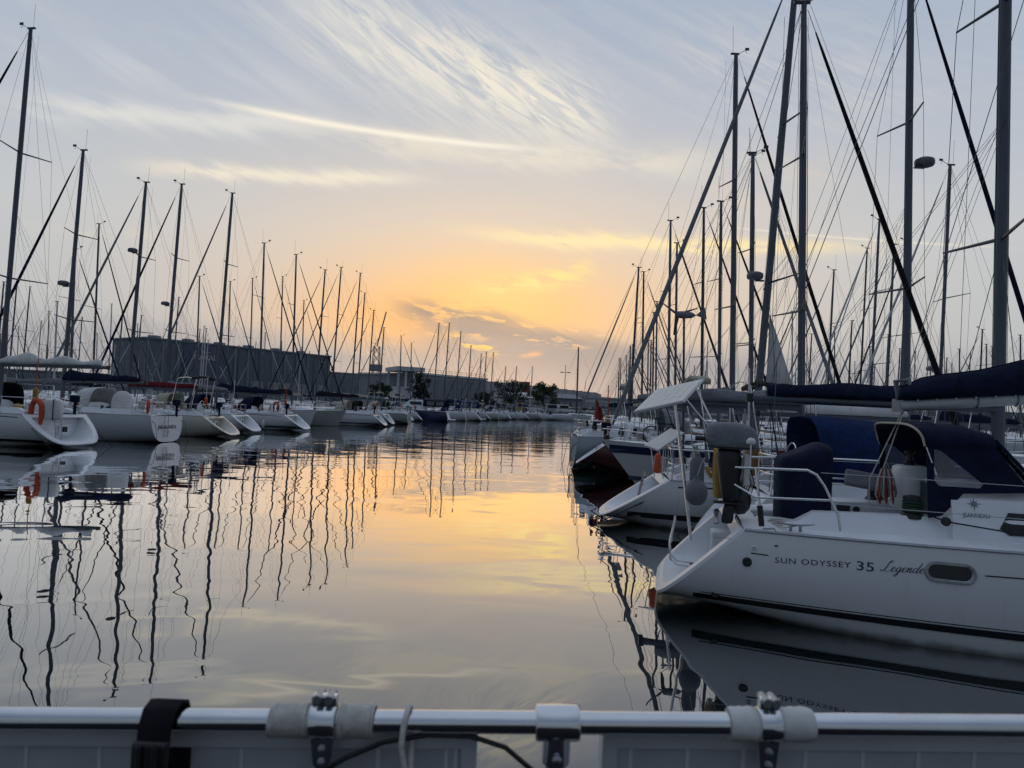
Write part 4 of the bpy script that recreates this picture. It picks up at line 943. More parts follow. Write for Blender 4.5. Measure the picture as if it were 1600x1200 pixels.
MB().tube([be + Vector((.12, -.03, .2)), be + Vector((.1, .0, .33)), be + Vector((-.05, 0, .3)), be + Vector((0, .02, .1))], .032, 8).build('sail_clew', 'canvas_grey', A, 60)
rig(A, hA, MXA, 13.5, .6, 'mast_alloy', .09, 2, .006, None, 'canvas_navy', .065, back=False)
MB().tube([be + Vector((0, 0, .05)), A_at(1555, 0, 0) + Vector((1.6, 0, 5.0))], .005, 4).build('topping_lift', 'wire', A)
MB().tube([be + Vector((.05, .02, -.05)), (2.55, .1, 1.6), (2.55, .1, .9)], .008, 5).build('mainsheet', 'rope_white', A)
MB().tube([be + Vector((.05, -.02, -.05)), (2.62, -.05, 1.6), (2.6, -.05, .9)], .008, 5).build('mainsheet', 'rope_white', A)
# things lying or hanging on the near yacht
def on_A(p): return Matrix.Translation((AO[0], AO[1], 0)) @ Matrix.Rotation(AH, 4, 'Z') @ Vector(p)
def thingA(name, label, cat, p=(0, 0, 0), group=None): return tag(empty(name, on_A(p), AH), label, cat, group)
ob = thingA('outboard_motor', 'outboard motor under a grey cover clamped to the near yacht stern rail', 'outboard', A_at(1142, 735, -.78))
def loft8(spec, name, m, par, lvl=2):
    rings = [[Vector((x + cx * sx, y + cy * sy, z)) for cx, cy in ((-1, -1), (0, -1.1), (1, -1), (1.1, 0), (1, 1), (0, 1.1), (-1, 1), (-1.1, 0))] for x, y, z, sx, sy in spec]
    return subsurf(MB().loft(rings).build(name, m, par), lvl)
loft8([(.02, 0, .25, .2, .13), (.02, 0, .27, .27, .15), (.0, 0, .37, .29, .16), (-.02, 0, .50, .27, .15), (-.05, 0, .56, .19, .11), (-.05, 0, .57, .05, .05)], 'engine_cover', 'canvas_grey', ob)
for yy_ in (-.075, .075): MB().tube([(-.29, yy_, .33), (-.25, yy_, .47), (-.1, yy_ * .8, .545), (.12, yy_ * .8, .535), (.26, yy_, .44), (.29, yy_, .32)], .005, 4).build('cover_seam', 'canvas_black', ob)
MB().tube([(-.2, -.155, .275), (.22, -.155, .275), (.3, 0, .275), (.22, .155, .275), (-.2, .155, .275), (-.28, 0, .275), (-.2, -.155, .275)], .007, 5, False).build('drawcord', 'rope_black', ob)
loft8([(-.03, 0, .27, .13, .10), (-.03, 0, .2, .14, .10), (-.0, 0, -.3, .10, .08), (.0, 0, -.42, .06, .05)], 'leg', 'black_plastic', ob, 1)
loft8([(.0, 0, -.36, .07, .04), (-.02, 0, -.55, .06, .03), (-.03, 0, -.64, .07, .025)], 'gearcase', 'black_plastic', ob, 1)
MB().box((-.02, 0, -.38), (.34, .16, .02)).build('cavitation_plate', 'black_plastic', ob)
for k in range(3):
    a = k * 2.1; MB().tube([(-.15, 0, -.55), (-.15, .09 * math.cos(a), -.55 + .09 * math.sin(a))], [.02, .035], 5).build('propeller_blade', 'steel_dull', ob)
bevel(MB().box((.17, -.02, .02), (.06, .22, .36)).build('mounting_bracket', 'white_plastic', ob), .01)
MB().tube([(.1, .02, .3), (-.3, .05, .36), (-.42, .06, .36)], [.03, .028, .032], 8).build('tiller_handle', 'black_plastic', ob, 60)
hb = thingA('horseshoe_buoy', 'ochre horseshoe lifebuoy in a cloth sleeve beside the covered outboard', 'lifebuoy', A_at(1124, 735, -.35))
MB().tube([(0, -.12, -.32), (0, -.16, -.05), (0, -.13, .2), (0, 0, .29), (0, .13, .2), (0, .16, -.05), (0, .12, -.32)], [.06, .075, .075, .075, .075, .075, .06], 10).build('ring', 'ochre_cloth', hb, 60)
MB().tube([(.03, -.1, -.2), (.06, 0, .0), (.03, .1, .2)], .02, 6).build('strap', 'black_plastic', hb)
def fender(name, label, p, kind='sausage', m='rubber_grey', s=1.0, group=None):
    t = thingA(name, label, 'fender', p, group)
    if kind == 'sausage': pr = [(.02, -.36), (.045, -.34), (.05, -.30), (.1, -.26), (.125, -.18), (.125, .16), (.1, .24), (.05, .28), (.045, .33), (.02, .34)]
    else: pr = [(.02, -.22), (.1, -.2), (.17, -.12), (.195, 0), (.18, .1), (.13, .18), (.06, .23), (.05, .29), (.02, .30)]
    MB().lathe([(a * s, b * s) for a, b in pr], 20).build('body', m, t, 60)
    MB().tube([(0, 0, pr[-1][1] * s - .02), (.05, 0, .5 * s), (.1, 0, .62 * s)], .007, 5).build('lanyard', 'rope_white', t)
    return t
fender('fender', 'grey cylindrical fender with pale top hung above the round fender', A_at(1089, 738, .55), 'sausage', 'rubber_grey', .78)
fender('fender', 'round grey ball fender hanging over the near yacht open stern', A_at(1088, 770, .45), 'ball', 'rubber_grey', .78)
fender('fender', 'black teardrop fender lying on the near yacht stern corner', A_at(1154, 782, -.6), 'ball', 'black_plastic', .76)
# solar panel on its pole
PA, PB, PC = (Vector(A_at(990, 643, .4)), Vector(A_at(1068, 626, .4)), Vector(A_at(1026, 608, 1.2)))
def solar(name, label, pa, pb, pc, feet, conv, rz, origin, cells=(6, 4)):
    t = tag(empty(name, origin, rz), label, 'solar panel'); o = Vector((0, 0, 0))
    ex, ey = pb - pa, pc - pa; nn = ex.cross(ey).normalized()
    if nn.z < 0: nn = -nn
    def q(a, b, c): return pa + ex * a + ey * b + nn * c
    MB().add([q(0, 0, 0), q(1, 0, 0), q(1, 1, 0), q(0, 1, 0), q(0, 0, -.035), q(1, 0, -.035), q(1, 1, -.035), q(0, 1, -.035)], [(0, 1, 2, 3), (7, 6, 5, 4), (0, 4, 5, 1), (1, 5, 6, 2), (2, 6, 7, 3), (3, 7, 4, 0)]).build('panel_frame', 'panel_frame', t)
    for i in range(cells[0]):
        for j in range(cells[1]):
            a0, a1, b0, b1 = .02 + i * .96 / cells[0] + .004, .02 + (i + 1) * .96 / cells[0] - .004, .03 + j * .94 / cells[1] + .004, .03 + (j + 1) * .94 / cells[1] - .004
            MB().poly([q(a0, b0, .003), q(a1, b0, .003), q(a1, b1, .003), q(a0, b1, .003)]).build('solar_cell', 'panel_cell_glare', t)
    return t, q
spn, q = solar('solar_panel', 'large pale solar panel tilted on a pole at the near yacht stern', PA, PB, PC, None, None, AH, (AO[0], AO[1], 0))
pb_, pt_ = A_at(1080, 830, .78), q(.62, .42, -.03)
MB().tube([pb_ + Vector((0, 0, -.12)), lerp(pb_, pt_, .5), pt_], .021, 8).build('pole', 'steel', spn, 60)
MB().tube([q(.9, .8, -.03), (.92, .9, 1.74)], .012, 6).build('strut', 'steel', spn, 60)
MB().tube([q(.95, .2, -.03), (.95, .62, 1.74)], .012, 6).build('strut', 'steel', spn, 60)
# coiled ropes, cushion, canister
rc = thingA('rope_coil', 'hank of red and grey ropes hung beside the pale canister', 'rope', A_at(1384, 735, -.1))
for i in range(9):
    x = -.09 + i * .022; ln = .30 + .05 * math.sin(i * 2.1)
    MB().tube([(x * .5, .0, .02), (x, -.02, -.1), (x * 1.3, -.03 - .01 * (i % 3), -ln), (x * 1.1 + .02, 0, -ln - .06), (x + .03, .02, -ln), (x * .6 + .01, .02, -.1), (x * .5, 0, .02)], .010, 5, False).build('strand', ['rope_white', 'rope_red', 'canvas_grey'][i % 3], rc, 60)
bn_ = thingA('raft_canister', 'tall pale grey canister standing under the near yacht sprayhood', 'canister', (3.02, .12, 1.27))
bevel(loft8([(0, 0, -.02, .19, .2), (0, 0, 0, .2, .21), (0, 0, .5, .19, .2), (0, 0, .53, .18, .19)], 'body', 'white_plastic', bn_, 1), .01)
MB().lathe([(.07, 0), (.07, .03), (.045, .05), (.04, .12), (.06, .14), (.06, .17), (.01, .18)], 14, Matrix.Translation((-.02, -.02, .53))).build('winch', 'black_plastic', bn_, 45)
cu = thingA('cushion', 'grey seat cushion leaning in the near yacht cockpit', 'cushion', A_at(1348, 750, .55))
bevel(MB().box((0, 0, 0), (.44, .09, .22), Matrix.Rotation(R(-24), 3, 'X') @ Matrix.Rotation(R(8), 3, 'Y')).build('pad', 'canvas_grey', cu), .03, 3)

# ------------------------------------------------------------------ the other boats of the right row
B1, hB1 = sailboat((3.3, 12.55), R(-6), 'sloop with navy boom cover and blue cockpit tent right behind the near yacht', lod=1, L=10.2, B=3.2, fa=1.1, mx=4.85, H=13.6, hood='canvas_blue', cover='canvas_navy', bl=4.0, boomz=2.62, mr=.105, genoa='sailcloth', hullm='gelcoat_white', stripe='navy_paint', coverh=.36, detail=2, rake=.3, wr=.007)
zB = 2.36
solid(sprayhood(B1, 1.75, 1.9, 1.05, 1.3, zB, 'canvas_blue'), .012)
BX = 1.98
B, hB = sailboat((BX, 15.6), R(-6), 'white sloop with curved scoop stern and small pale solar panel', lod=1, L=7.7, B=3.0, fa=.98, ff=1.25, xs=1.35, rt=.74, mx=5.88 - BX + .25, H=11.2, cover='canvas_grey', bl=3.1, boomz=2.55, mr=.078, genoa='canvas_black', gr=.06, hullm='gelcoat_stained', stripe='black_paint', coverh=.3, detail=2, hood='canvas_grey', wheel_=False)
R4, hR4 = moor(1424, -65, 19.2, 1, 'sloop with white flaked sail on the boom and navy radome on its mast', L=9.9, mx=5.4, B=3.4, cover='sailcloth', bl=3.9, boomz=2.42, mr=.105, genoa='canvas_navy', gr=.065, radar=(9.35, 1), hullm='gelcoat_white', stripe=None, coverh=.32, detail=2, rake=.8)
C, hC = moor(1245, -50, 22.3, -1, 'white sloop with navy sheer stripe, moored bow to the channel', L=12.0, mx=7.35, B=3.6, fa=1.15, ff=1.4, cover='canvas_grey', bl=3.6, mr=.115, genoa='canvas_grey', gr=.075, rake=3.3, hullm='gelcoat_white', stripe='navy_paint', radar=(6.7, 1), detail=2, rake_bow=1.5, furl=True)
strip(hC, 1.6, 11.8, (.86, 1.06), (1.06, 1.29), 'navy_paint', C, 'sheer_stripe', n=20, off=.008)
strip(hC, .8, 10.6, (.10, .18), (.12, .2), 'navy_paint', C, 'boot_stripe', n=20, off=.008)
E, hE = sailboat((2.4, 25.9), R(-7), 'maroon sloop whose scoop stern with white rim shows past the blue-striped bow', lod=1, L=9.6, B=3.0, fa=1.15, ff=1.35, xs=1.0, zs=.42, mx=6.0, H=11.6, hullm='gelcoat_maroon', stripe=None, cover='canvas_grey', bl=3.4, detail=1)
D, hD = moor(1150, 85, 28.6, 1, 'slate grey sloop with boxy upright stern, last hull showing in the right row', L=11.4, mx=6.3, B=3.5, fa=1.3, ff=1.5, scoop=False, cover='canvas_grey', bl=4.0, boomz=2.75, hullm='gelcoat_slate', mr=.11, genoa='canvas_black', gr=.075, stripe=None, coverh=.75, detail=2, hood='canvas_grey')
# mainsail head left hoisted on the blue-striped sloop
mp_ = C.matrix_world
def sail_tri(root, pts, name, m): return solid(MB().grid([[lerp(Vector(pts[0]), Vector(pts[1]), t) + Vector((0, .04 * math.sin(t * 3), 0)) for t in (0, .33, .66, 1)], [lerp(Vector(pts[0]), Vector(pts[2]), t) + Vector((0, .06 * math.sin(t * 4 + 1), 0)) for t in (0, .33, .66, 1)]]).build(name, m, root, 60), .006)
sail_tri(C, [(7.0, .0, 5.5), (7.05, 0, 3.2), (6.15, 0, 3.25)], 'loose_sail', 'sailcloth')
for u, v, d, f_, hm, lb in ((1177, 243, 31.5, 1, 'gelcoat_white', 'dark alloy mast close left of the raked mast'), (1127, 315, 34.5, 1, 'gelcoat_cool', 'mast third left of the tall grey-boomed mast'), (1100, 325, 38.5, 1, 'gelcoat_white', 'mast rising above the large pale solar panel'),
                        (1048, 345, 43.5, 1, 'gelcoat_white', 'tall mast left of the wind generator'), (1058, 380, 48, 1, 'gelcoat_cream', 'shorter mast right of the tall one beside the generator'), (998, 418, 53, -1, 'gelcoat_white', 'leftmost mast of the right row'), (1006, 425, 58, 1, 'gelcoat_cool', 'second mast from the left in the right row')):
    moor(u, v, d, f_, 'right row sailboat, hull hidden, ' + lb, 'right row boats showing only their masts', yaw=rnd.uniform(-3, 3), lod=0, L=10.2, mx=5.6 if f_ > 0 else 6.2, hullm=hm, cover=rnd.choice(['canvas_grey', 'canvas_navy', 'canvas_beige']), genoa=rnd.choice(['canvas_black', 'canvas_grey', 'canvas_navy']), wr=.007, gr=.065, spread=2, detail=1, mast=rnd.choice(['mast_alloy', 'mast_dark']) if u > 1010 else 'mast_dark')
for u, v, d, rad, lb in ((1374, 343, 42, None, 'mast left of the tall radome mast'), (1397, 382, 46, None, 'slim mast close left of the radome mast'), (1418, 378, 51, None, 'slim mast just behind the radome mast'), (1485, 258, 33, 4.9, 'mast with small radome low down, near the right edge'), (1303, 422, 55, None, 'mast between the raked mast and the long black stay'),
                     (1355, 388, 60, None, 'short mast behind the long black furled stay'), (1535, 515, 66, None, 'short mast near the right edge'), (1257, 450, 62, None, 'short mast just right of the tall dark-stayed mast')):
    moor(u, v, d, -1, 'sailboat beyond the right pontoon, ' + lb, 'boats berthed beyond the right pontoon', yaw=rnd.uniform(-4, 4), lod=0, L=10.4, mast=rnd.choice(['mast_alloy', 'mast_alloy', 'mast_dark']), genoa=rnd.choice(['canvas_black', 'canvas_grey', 'canvas_navy', 'sailcloth']), wr=.007, gr=.06, spread=rnd.choice([1, 2]), radar=(rad, 1) if rad else None, hullm='gelcoat_white', cover=rnd.choice(['canvas_navy', 'canvas_grey']))
pack(58, (1000, 1640), (60, 150), 'far sailboat in the pack beyond the right rows, %s mast, %s furled sail', 'pack of boats far on the right', 9, (30, 100))
for i in range(14):      # the right row goes on to the quay, sterns in line
    d = 64 + i * 5.6; X = .095 * d + 7.2 + rnd.uniform(-.6, .6); hh = rnd.uniform(9.5, 13.5); u = 800 + F * X / d; v = 600
    for _ in range(12): v -= (hh - atY(u, v, d).z) * F / d
    mm, gg = rnd.choice([('mast_alloy', 'grey'), ('mast_dark', 'black'), ('mast_white', 'pale')]), rnd.choice([('canvas_navy', 'navy'), ('canvas_grey', 'grey'), ('canvas_black', 'black')])
    moor(u, v, d, 1, 'sailboat far down the right row, %s mast, %s furled sail' % (mm[1], gg[1]), 'far end of the right row', yaw=rnd.uniform(-3, 3), lod=0, L=9.6, mx=5.4, mast=mm[0], genoa=gg[0], hullm=rnd.choice(['gelcoat_white', 'gelcoat_cool', 'gelcoat_navy', 'gelcoat_cream']), cover=rnd.choice(['canvas_navy', 'canvas_grey', 'canvas_beige']), wr=.008, detail=0, spread=rnd.choice([1, 2]))
moor(904, 543, 149, 1, 'white low racing yacht with tall black mast lying along the quay', lod=1, L=13, mx=6.0, B=3.2, fa=1.1, ff=1.3, hullm='gelcoat_cool', cover=None, mast='mast_dark', mr=.16, detail=0, stripe=None, wr=.012, furl=False, rake=.5)

# wind generator on the stern pole of the radome yacht
wg = tag(empty('wind_generator', atY(1068, 700, 19.0) * 1.0), 'three-bladed wind generator on a pole above the right row', 'wind turbine')
wz = atY(1069, 492, 19.0).z; base = wg.location.copy(); base.z = 1.1; wg.location = base
hubz = wz - 1.1; tx = atY(1069, 492, 19.0).x - base.x
MB().tube([(0, 0, 0), (tx, 0, hubz - .1)], .03, 8).build('pole', 'mast_dark', wg, 60)
MB().lathe([(.02, -.22), (.09, -.18), (.1, 0), (.08, .2), (.02, .3)], 12, Matrix.Translation((tx, 0, hubz)) @ Matrix.Rotation(R(90), 4, 'Y')).build('nacelle', 'canvas_grey', wg, 50)
for k in range(3):
    a = R(20 + 125 * k) if k < 2 else R(262)
    MB().tube([(tx - .18, 0, hubz), (tx - .18 + .12 * math.cos(a), -.02, hubz + .12 * math.sin(a)), (tx - .18 + .55 * math.cos(a), -.02, hubz + .55 * math.sin(a))], [.03, .055, .02], 6, True, .4).build('blade', 'mast_dark', wg, 60)
MB().poly([(tx + .3, 0, hubz), (tx + .55, 0, hubz + .22), (tx + .6, 0, hubz - .1)]).build('tail_vane', 'canvas_grey', wg)
solid(wg.children[-1], .01)

# gear on the second sloop: small solar panel on an arch, rescue light
def on(root, p): return Matrix.Translation(root.location) @ root.rotation_euler.to_matrix().to_4x4() @ Vector(p)
pa, pb, pc = atY(1006, 695, 14.7), atY(1028, 703, 14.4), atY(1048, 669, 15.4)
t_, q = solar('solar_panel', 'small pale solar panel on the stern rail of the scoop-sterned sloop', pb, pb + (pc - pa), pa, None, None, 0, (0, 0, 0), (4, 3))
for a, b in ((.15, .2), (.85, .2), (.15, .8), (.85, .8)):
    p = q(a, b, -.03); MB().tube([p, (p.x + .1, p.y, 1.0)], .012, 6).build('strut', 'steel', t_, 60)
lb_ = tag(empty('rescue_light', atY(1027, 738, 14.3)), 'orange-red rescue light hanging under the small solar panel', 'light')
MB().lathe([(.02, -.02), (.08, .0), (.085, .12), (.06, .2), (.06, .34), (.02, .38)], 14).build('body', 'orange_foam', lb_, 50)
# folding bicycle on the foredeck of the blue-striped sloop
def bicycle(p, rz, label):
    t = tag(empty('bicycle', p, rz), label, 'bicycle')
    for x in (-.42, .42):
        w_ = MB().tube(arc((x, 0, .27), .25, 0, 2 * math.pi, 21, (1, 0, 0), (0, 0, 1)), .022, 6, False).build('wheel', 'tyre', t, 60)
        sp_ = MB()
        for k in range(8): a = k * math.pi / 4; sp_.tube([(x, 0, .27), (x + .24 * math.cos(a), 0, .27 + .24 * math.sin(a))], .003, 3)
        sp_.build('spoke', 'steel_dull', w_)
    fr = MB(); fr.tube([(-.42, 0, .27), (-.1, 0, .28), (.28, 0, .62), (.42, 0, .27)], .018, 6); fr.tube([(-.1, 0, .28), (-.2, 0, .72)], .018, 6); fr.tube([(-.18, 0, .6), (.3, 0, .6)], .018, 6); fr.build('frame', 'canvas_black', t, 60)
    MB().box((-.21, 0, .75), (.24, .12, .05)).build('saddle', 'black_plastic', t)
    MB().tube([(.28, 0, .62), (.26, 0, .85), (.22, .24, .88), (.12, .26, .86)], .013, 6).build('handlebar', 'steel_dull', t, 60)
bp = on(C, (10.2, .35, hC.deck(10.2)[1] + .06)); bicycle(bp, R(12), 'black bicycle lashed on the foredeck of the blue-striped sloop')
# ensign on the slate sloop
fl = tag(empty('ensign', on(D, (1.1, .9, hD.fa))), 'red ensign hanging limp from a staff on the slate grey sloop', 'flag')
MB().tube([(0, 0, -.05), (-.12, 0, 1.55)], .014, 6).build('staff', 'teak', fl, 60)
rows = []
for i in range(8):
    t = i / 7; z = lerp(1.5, .75, t); rows.append([Vector((-.12 + (.045 + .03 * t) * j + .03 * math.sin(5 * t + j), .07 * math.sin(j * 1.9 + 3 * t), z - .07 * j * (1 + .4 * math.sin(3 * t)))) for j in range(7)])
solid(MB().grid(rows).build('cloth', 'red_flag', fl, 60), .004)
# brown leather-look bag hung on the rail of the tent-covered sloop
bg_ = tag(empty('bag', on(B1, (.95, .3, 1.28))), 'tan brown bag standing on the stern behind the near yacht', 'bag')
loft8([(0, 0, 0, .13, .10), (0, 0, .02, .14, .11), (0, 0, .4, .13, .1), (0, 0, .52, .09, .06), (0, 0, .53, .02, .02)], 'body', 'brown_leather', bg_, 1)

# gear on the left row
nm = text_faces('JAKARANDA', .24, .25, 1.0, .006)
tx0 = hL2
mbx = MB(); wd = max(a for a, b in nm[0])
mbx.add([(-.012 + .12 * ((b + .68) - h_) * 0 + .12 * (.68 + b - .02) / (tx0.fa - .02) - .008, -( -.1 + a * 1.5 / wd - .7), .62 + b) for a, b in nm[0] for h_ in (0,)], nm[1]); mbx.build('transom_lettering', 'lettering_navy', L2)
nm = text_faces('CR', .13, .2); mbx = MB().add([(.12 * (.42 + b) / tx0.fa - .02, -(a - .08), .42 + b) for a, b in nm[0]], nm[1]); mbx.build('transom_lettering', 'lettering_navy', L2)
def horseshoe(p, rz, label, m='orange_foam', s=1.0):
    t = tag(empty('horseshoe_buoy', p, rz), label, 'lifebuoy')
    MB().tube([(0, -.17 * s, -.42 * s), (0, -.2 * s, -.1 * s), (0, -.19 * s, .12 * s), (0, -.1 * s, .27 * s), (0, 0, .3 * s), (0, .1 * s, .27 * s), (0, .19 * s, .12 * s), (0, .2 * s, -.1 * s), (0, .17 * s, -.42 * s)], [.05 * s, .075 * s, .08 * s, .08 * s, .08 * s, .08 * s, .08 * s, .075 * s, .05 * s], 10).build('ring', m, t, 60)
    for y in (-.2, .2): MB().tube([(0, y * s - .085, -.12 * s), (-.085, y * s, -.12 * s), (0, y * s + .085, -.12 * s), (.085, y * s, -.12 * s), (0, y * s - .085, -.12 * s)], .014, 4, False).build('band', 'black_plastic', t)
zz = hL1.fa
bL, _ = hL1.deck(2.6)
horseshoe(atY(57, 641, 27.0), R(75), 'orange horseshoe lifebuoy on the stern rail of the nearest left sloop', s=1.25)
rf = tag(empty('raft_canister', atY(83, 640, 27.2), R(10)), 'white liferaft canister strapped to the nearest left sloop stern rail', 'canister')
loft8([(0, 0, -.38, .24, .17), (0, 0, -.36, .30, .21), (0, 0, .0, .32, .22), (0, 0, .36, .30, .21), (0, 0, .4, .22, .15)], 'body', 'white_plastic', rf, 2)
for x in (.1,): MB().tube([(x, -.26, -.38), (x, -.27, 0), (x, -.26, .38), (x, .26, .38), (x, .26, -.38), (x, -.26, -.38)], .018, 4, False).build('strap', 'black_plastic', rf)
horseshoe(on(L2, (.35, 1.15, hL2.fa + .45)), R(20), 'faded red lifebuoy on the stern rail of the JAKARANDA sloop', s=.8)
horseshoe(on(L5, (1.9, 1.35, hL5.fa + .55)), R(80), 'orange lifebuoy on the navy-covered sloop of the left row', s=.9)
hc = tag(empty('helm_cover', on(L2, (2.2, .2, hL2.fa + .05))), 'pale cloth cover over the helm of the JAKARANDA sloop', 'cover')
loft8([(0, 0, 0, .42, .3), (0, 0, .1, .42, .3), (0, 0, .6, .42, .28), (0, 0, .85, .34, .22), (0, 0, 1.0, .16, .12), (0, 0, 1.02, .05, .05)], 'cloth', 'canvas_white', hc, 2)
k_ = 0
for rt_, hh_, who in ((L1, hL1, 'the nearest left sloop'), (L2, hL2, 'the JAKARANDA sloop'), (L3, hL3, 'the cream sloop'), (L4, hL4, 'the grey-boomed sloop'), (L5, hL5, 'the navy-boomed sloop')):
    for x_, wh in ((2.6, 'aft'), (5.2, 'forward')):
        k_ += 1; zf = .45; yf = hh_.side(x_, .6) + .1
        t = tag(empty('fender', on(rt_, (x_, yf, zf))), '%s fender hanging on the side of %s' % (wh, who), 'fender', 'fenders along the left row')
        MB().lathe([(.02, -.3), (.05, -.27), (.1, -.2), (.11, .12), (.06, .22), (.03, .28)], 12).build('body', ('white_plastic', 'navy_paint', 'rubber_grey')[k_ % 3], t, 60)
        MB().tube([(0, 0, .25), (0, 0, hh_.fa - zf + .12)], .007, 4).build('lanyard', 'rope_white', t)
# motor cruiser in the left row
def cruiser(O, rz, label, L=9.5, hm='gelcoat_navy', canopy='canvas_navy'):
    t = tag(empty('motor_cruiser', (O[0], O[1], 0), rz), label, 'motorboat')
    h = Hull(L, 3.3, 1.25, 1.7, .92, .35, .05, 1.6, .35, 2.0, .25); hull_mesh(h, hm, t); transom(h, 'moulding', t, False); deck_mesh(h, 'deck_white', t); toe_rail(h, t)
    bevel(MB().box((-.25, 0, .22), (.9, 2.7, .14)).build('swim_platform', 'moulding', t), .03)
    MB().loft([[Vector((x, y * w_, z)) for y, z in ((1, 1.2), (.94, 1.2 + hh * .55), (.8, 1.2 + hh), (-.8, 1.2 + hh), (-.94, 1.2 + hh * .55), (-1, 1.2))] for x, w_, hh in ((3.3, 1.35, 1.5), (3.9, 1.35, 1.55), (5.4, 1.3, 1.5), (6.4, 1.1, .6), (8.0, .6, .35))]).build('cabin', 'moulding', t, 40)
    for sd in (1, -1): MB().poly([Vector((x, sd * y, z)) for x, y, z in ((3.7, 1.31, 2.1), (5.2, 1.27, 2.1), (5.4, 1.21, 2.48), (3.8, 1.21, 2.5))]).build('cabin_window', 'dark_glass', t)
    solid(MB().grid([[Vector((x, y, z)) for y, z in ((-1.5, 1.9), (-1.4, 2.75), (0, 2.95), (1.4, 2.75), (1.5, 1.9))] for x in (.4, 1.4, 2.4, 3.5)]).build('canopy', canopy, t, 60), .015)
    for sd in (1, -1):
        for x in (.75, 2.0): MB().poly([Vector((x, sd * 1.49, 2.05)), Vector((x + 1.0, sd * 1.49, 2.05)), Vector((x + 1.0, sd * 1.44, 2.6)), Vector((x, sd * 1.44, 2.6))]).build('canopy_window', 'clear_vinyl', t)
        MB().tube([(.4, sd * 1.45, 1.25), (.4, sd * 1.45, 1.9)], .02, 6).build('rail_post', 'steel', t); MB().tube([(3.4, sd * 1.45, 1.25), (3.4, sd * 1.45, 1.9)], .02, 6).build('rail_post', 'steel', t)
    return t
g0 = atY(703, 650, 98); cruiser((g0.x, g0.y), R(178), 'dark blue motor cruiser with navy canopy and white swim platform')
g0 = atY(752, 650, 112.5); cruiser((g0.x, g0.y), R(182), 'smaller blue motor cruiser with bright blue canopy beyond the first', 7.5, 'gelcoat_navy', 'canvas_blue')
# floating pontoons behind the rows
def pontoon(x, y0, y1, label):
    t = tag(empty('pontoon', (x, y0, 0)), label, 'pontoon')
    n = int((y1 - y0) / 4)
    for i in range(n):
        MB().box((0, 2 + i * 4, .32), (2.2, 3.9, .42)).build('float_section', 'quay_stone', t)
    for i in range(0, n, 4):
        MB().tube([(1.3, i * 4 + 1, -1), (1.3, i * 4 + 1, 2.9)], .2, 10).build('mooring_pile', 'steel_dull', t, 60)
pontoon(-28.8, 22, 146, 'long floating pontoon behind the left row of boats'); pontoon(16.5, 6, 140, 'long floating pontoon behind the right row of boats')

# ------------------------------------------------------------------ far shore
def building(p0, p1, z1, depth, label, wallm, roofm, panels=0, panelm=None, gable=0.0, cat='building', name='warehouse', overhang=.4, z0=1.35):
    t = tag(empty(name, (p0.x, p0.y, 0)), label, cat)
    e = Vector((p1.x - p0.x, p1.y - p0.y, 0)); L = e.length; e.normalize(); n = Vector((-e.y, e.x, 0))
    def q(a, b, z): v_ = e * a + n * b; return Vector((v_.x, v_.y, z))
    MB().add([q(0, 0, z0), q(L, 0, z0), q(L, depth, z0), q(0, depth, z0), q(0, 0, z1), q(L, 0, z1), q(L, depth, z1), q(0, depth, z1)], [(0, 1, 5, 4), (1, 2, 6, 5), (2, 3, 7, 6), (3, 0, 4, 7), (4, 5, 6, 7)]).build('wall', wallm, t)
    if gable:
        r = MB(); r.add([q(-overhang, -overhang, z1 + .02), q(L + overhang, -overhang, z1 + .02), q(L + overhang, depth / 2, z1 + gable), q(-overhang, depth / 2, z1 + gable), q(-overhang, depth + overhang, z1 + .02), q(L + overhang, depth + overhang, z1 + .02)], [(0, 1, 2, 3), (3, 2, 5, 4), (0, 3, 4), (1, 5, 2)]); r.build('roof', roofm, t)
    else:
        MB().add([q(-overhang, -overhang, z1 + .03), q(L + overhang, -overhang, z1 + .03), q(L + overhang, depth, z1 + .03), q(-overhang, depth, z1 + .03), q(-overhang, -overhang, z1 + .6), q(L + overhang, -overhang, z1 + .6), q(L + overhang, depth, z1 + .6), q(-overhang, depth, z1 + .6)], [(0, 1, 5, 4), (1, 2, 6, 5), (2, 3, 7, 6), (3, 0, 4, 7), (4, 5, 6, 7)]).build('roof', roofm, t)
    for i in range(panels):
        a0, a1 = L * i / panels + .3, L * (i + 1) / panels - .3
        MB().add([q(a0, -.18, z0), q(a1, -.18, z0), q(a1, -.18, z1 - .9), q(a0, -.18, z1 - .9), q(a0, 0, z0), q(a1, 0, z0), q(a1, 0, z1 - .9), q(a0, 0, z1 - .9)], [(0, 1, 2, 3), (0, 4, 5, 1), (1, 5, 6, 2), (2, 6, 7, 3), (3, 7, 4, 0)]).build('cladding_panel', panelm or wallm, t)
    return t, q, L
wp0, wp1 = atY(228, 529, 226), atY(516, 561, 284)
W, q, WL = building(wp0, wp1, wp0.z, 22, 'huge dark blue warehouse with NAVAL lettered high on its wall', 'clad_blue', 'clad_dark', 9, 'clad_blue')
a0, a1 = WL * .17, WL * .40
MB().add([q(a0, -.6, 1.4), q(a1, -.6, 1.4), q(a1, -.6, wp0.z - .3), q(a0, -.6, wp0.z - .3)], [(0, 1, 2, 3)]).build('dark_panel', 'clad_navy', W)
v, f = text_faces('NAVAL', 2.6); MB().add([q(WL * .215 + a * 1.0, -.7, wp0.z - 5.2 + b) for a, b in v], f).build('wall_lettering', 'wall_white', W)
v, f = text_faces('GROUP', 1.0, 0, 1.2) if False else ([], [])
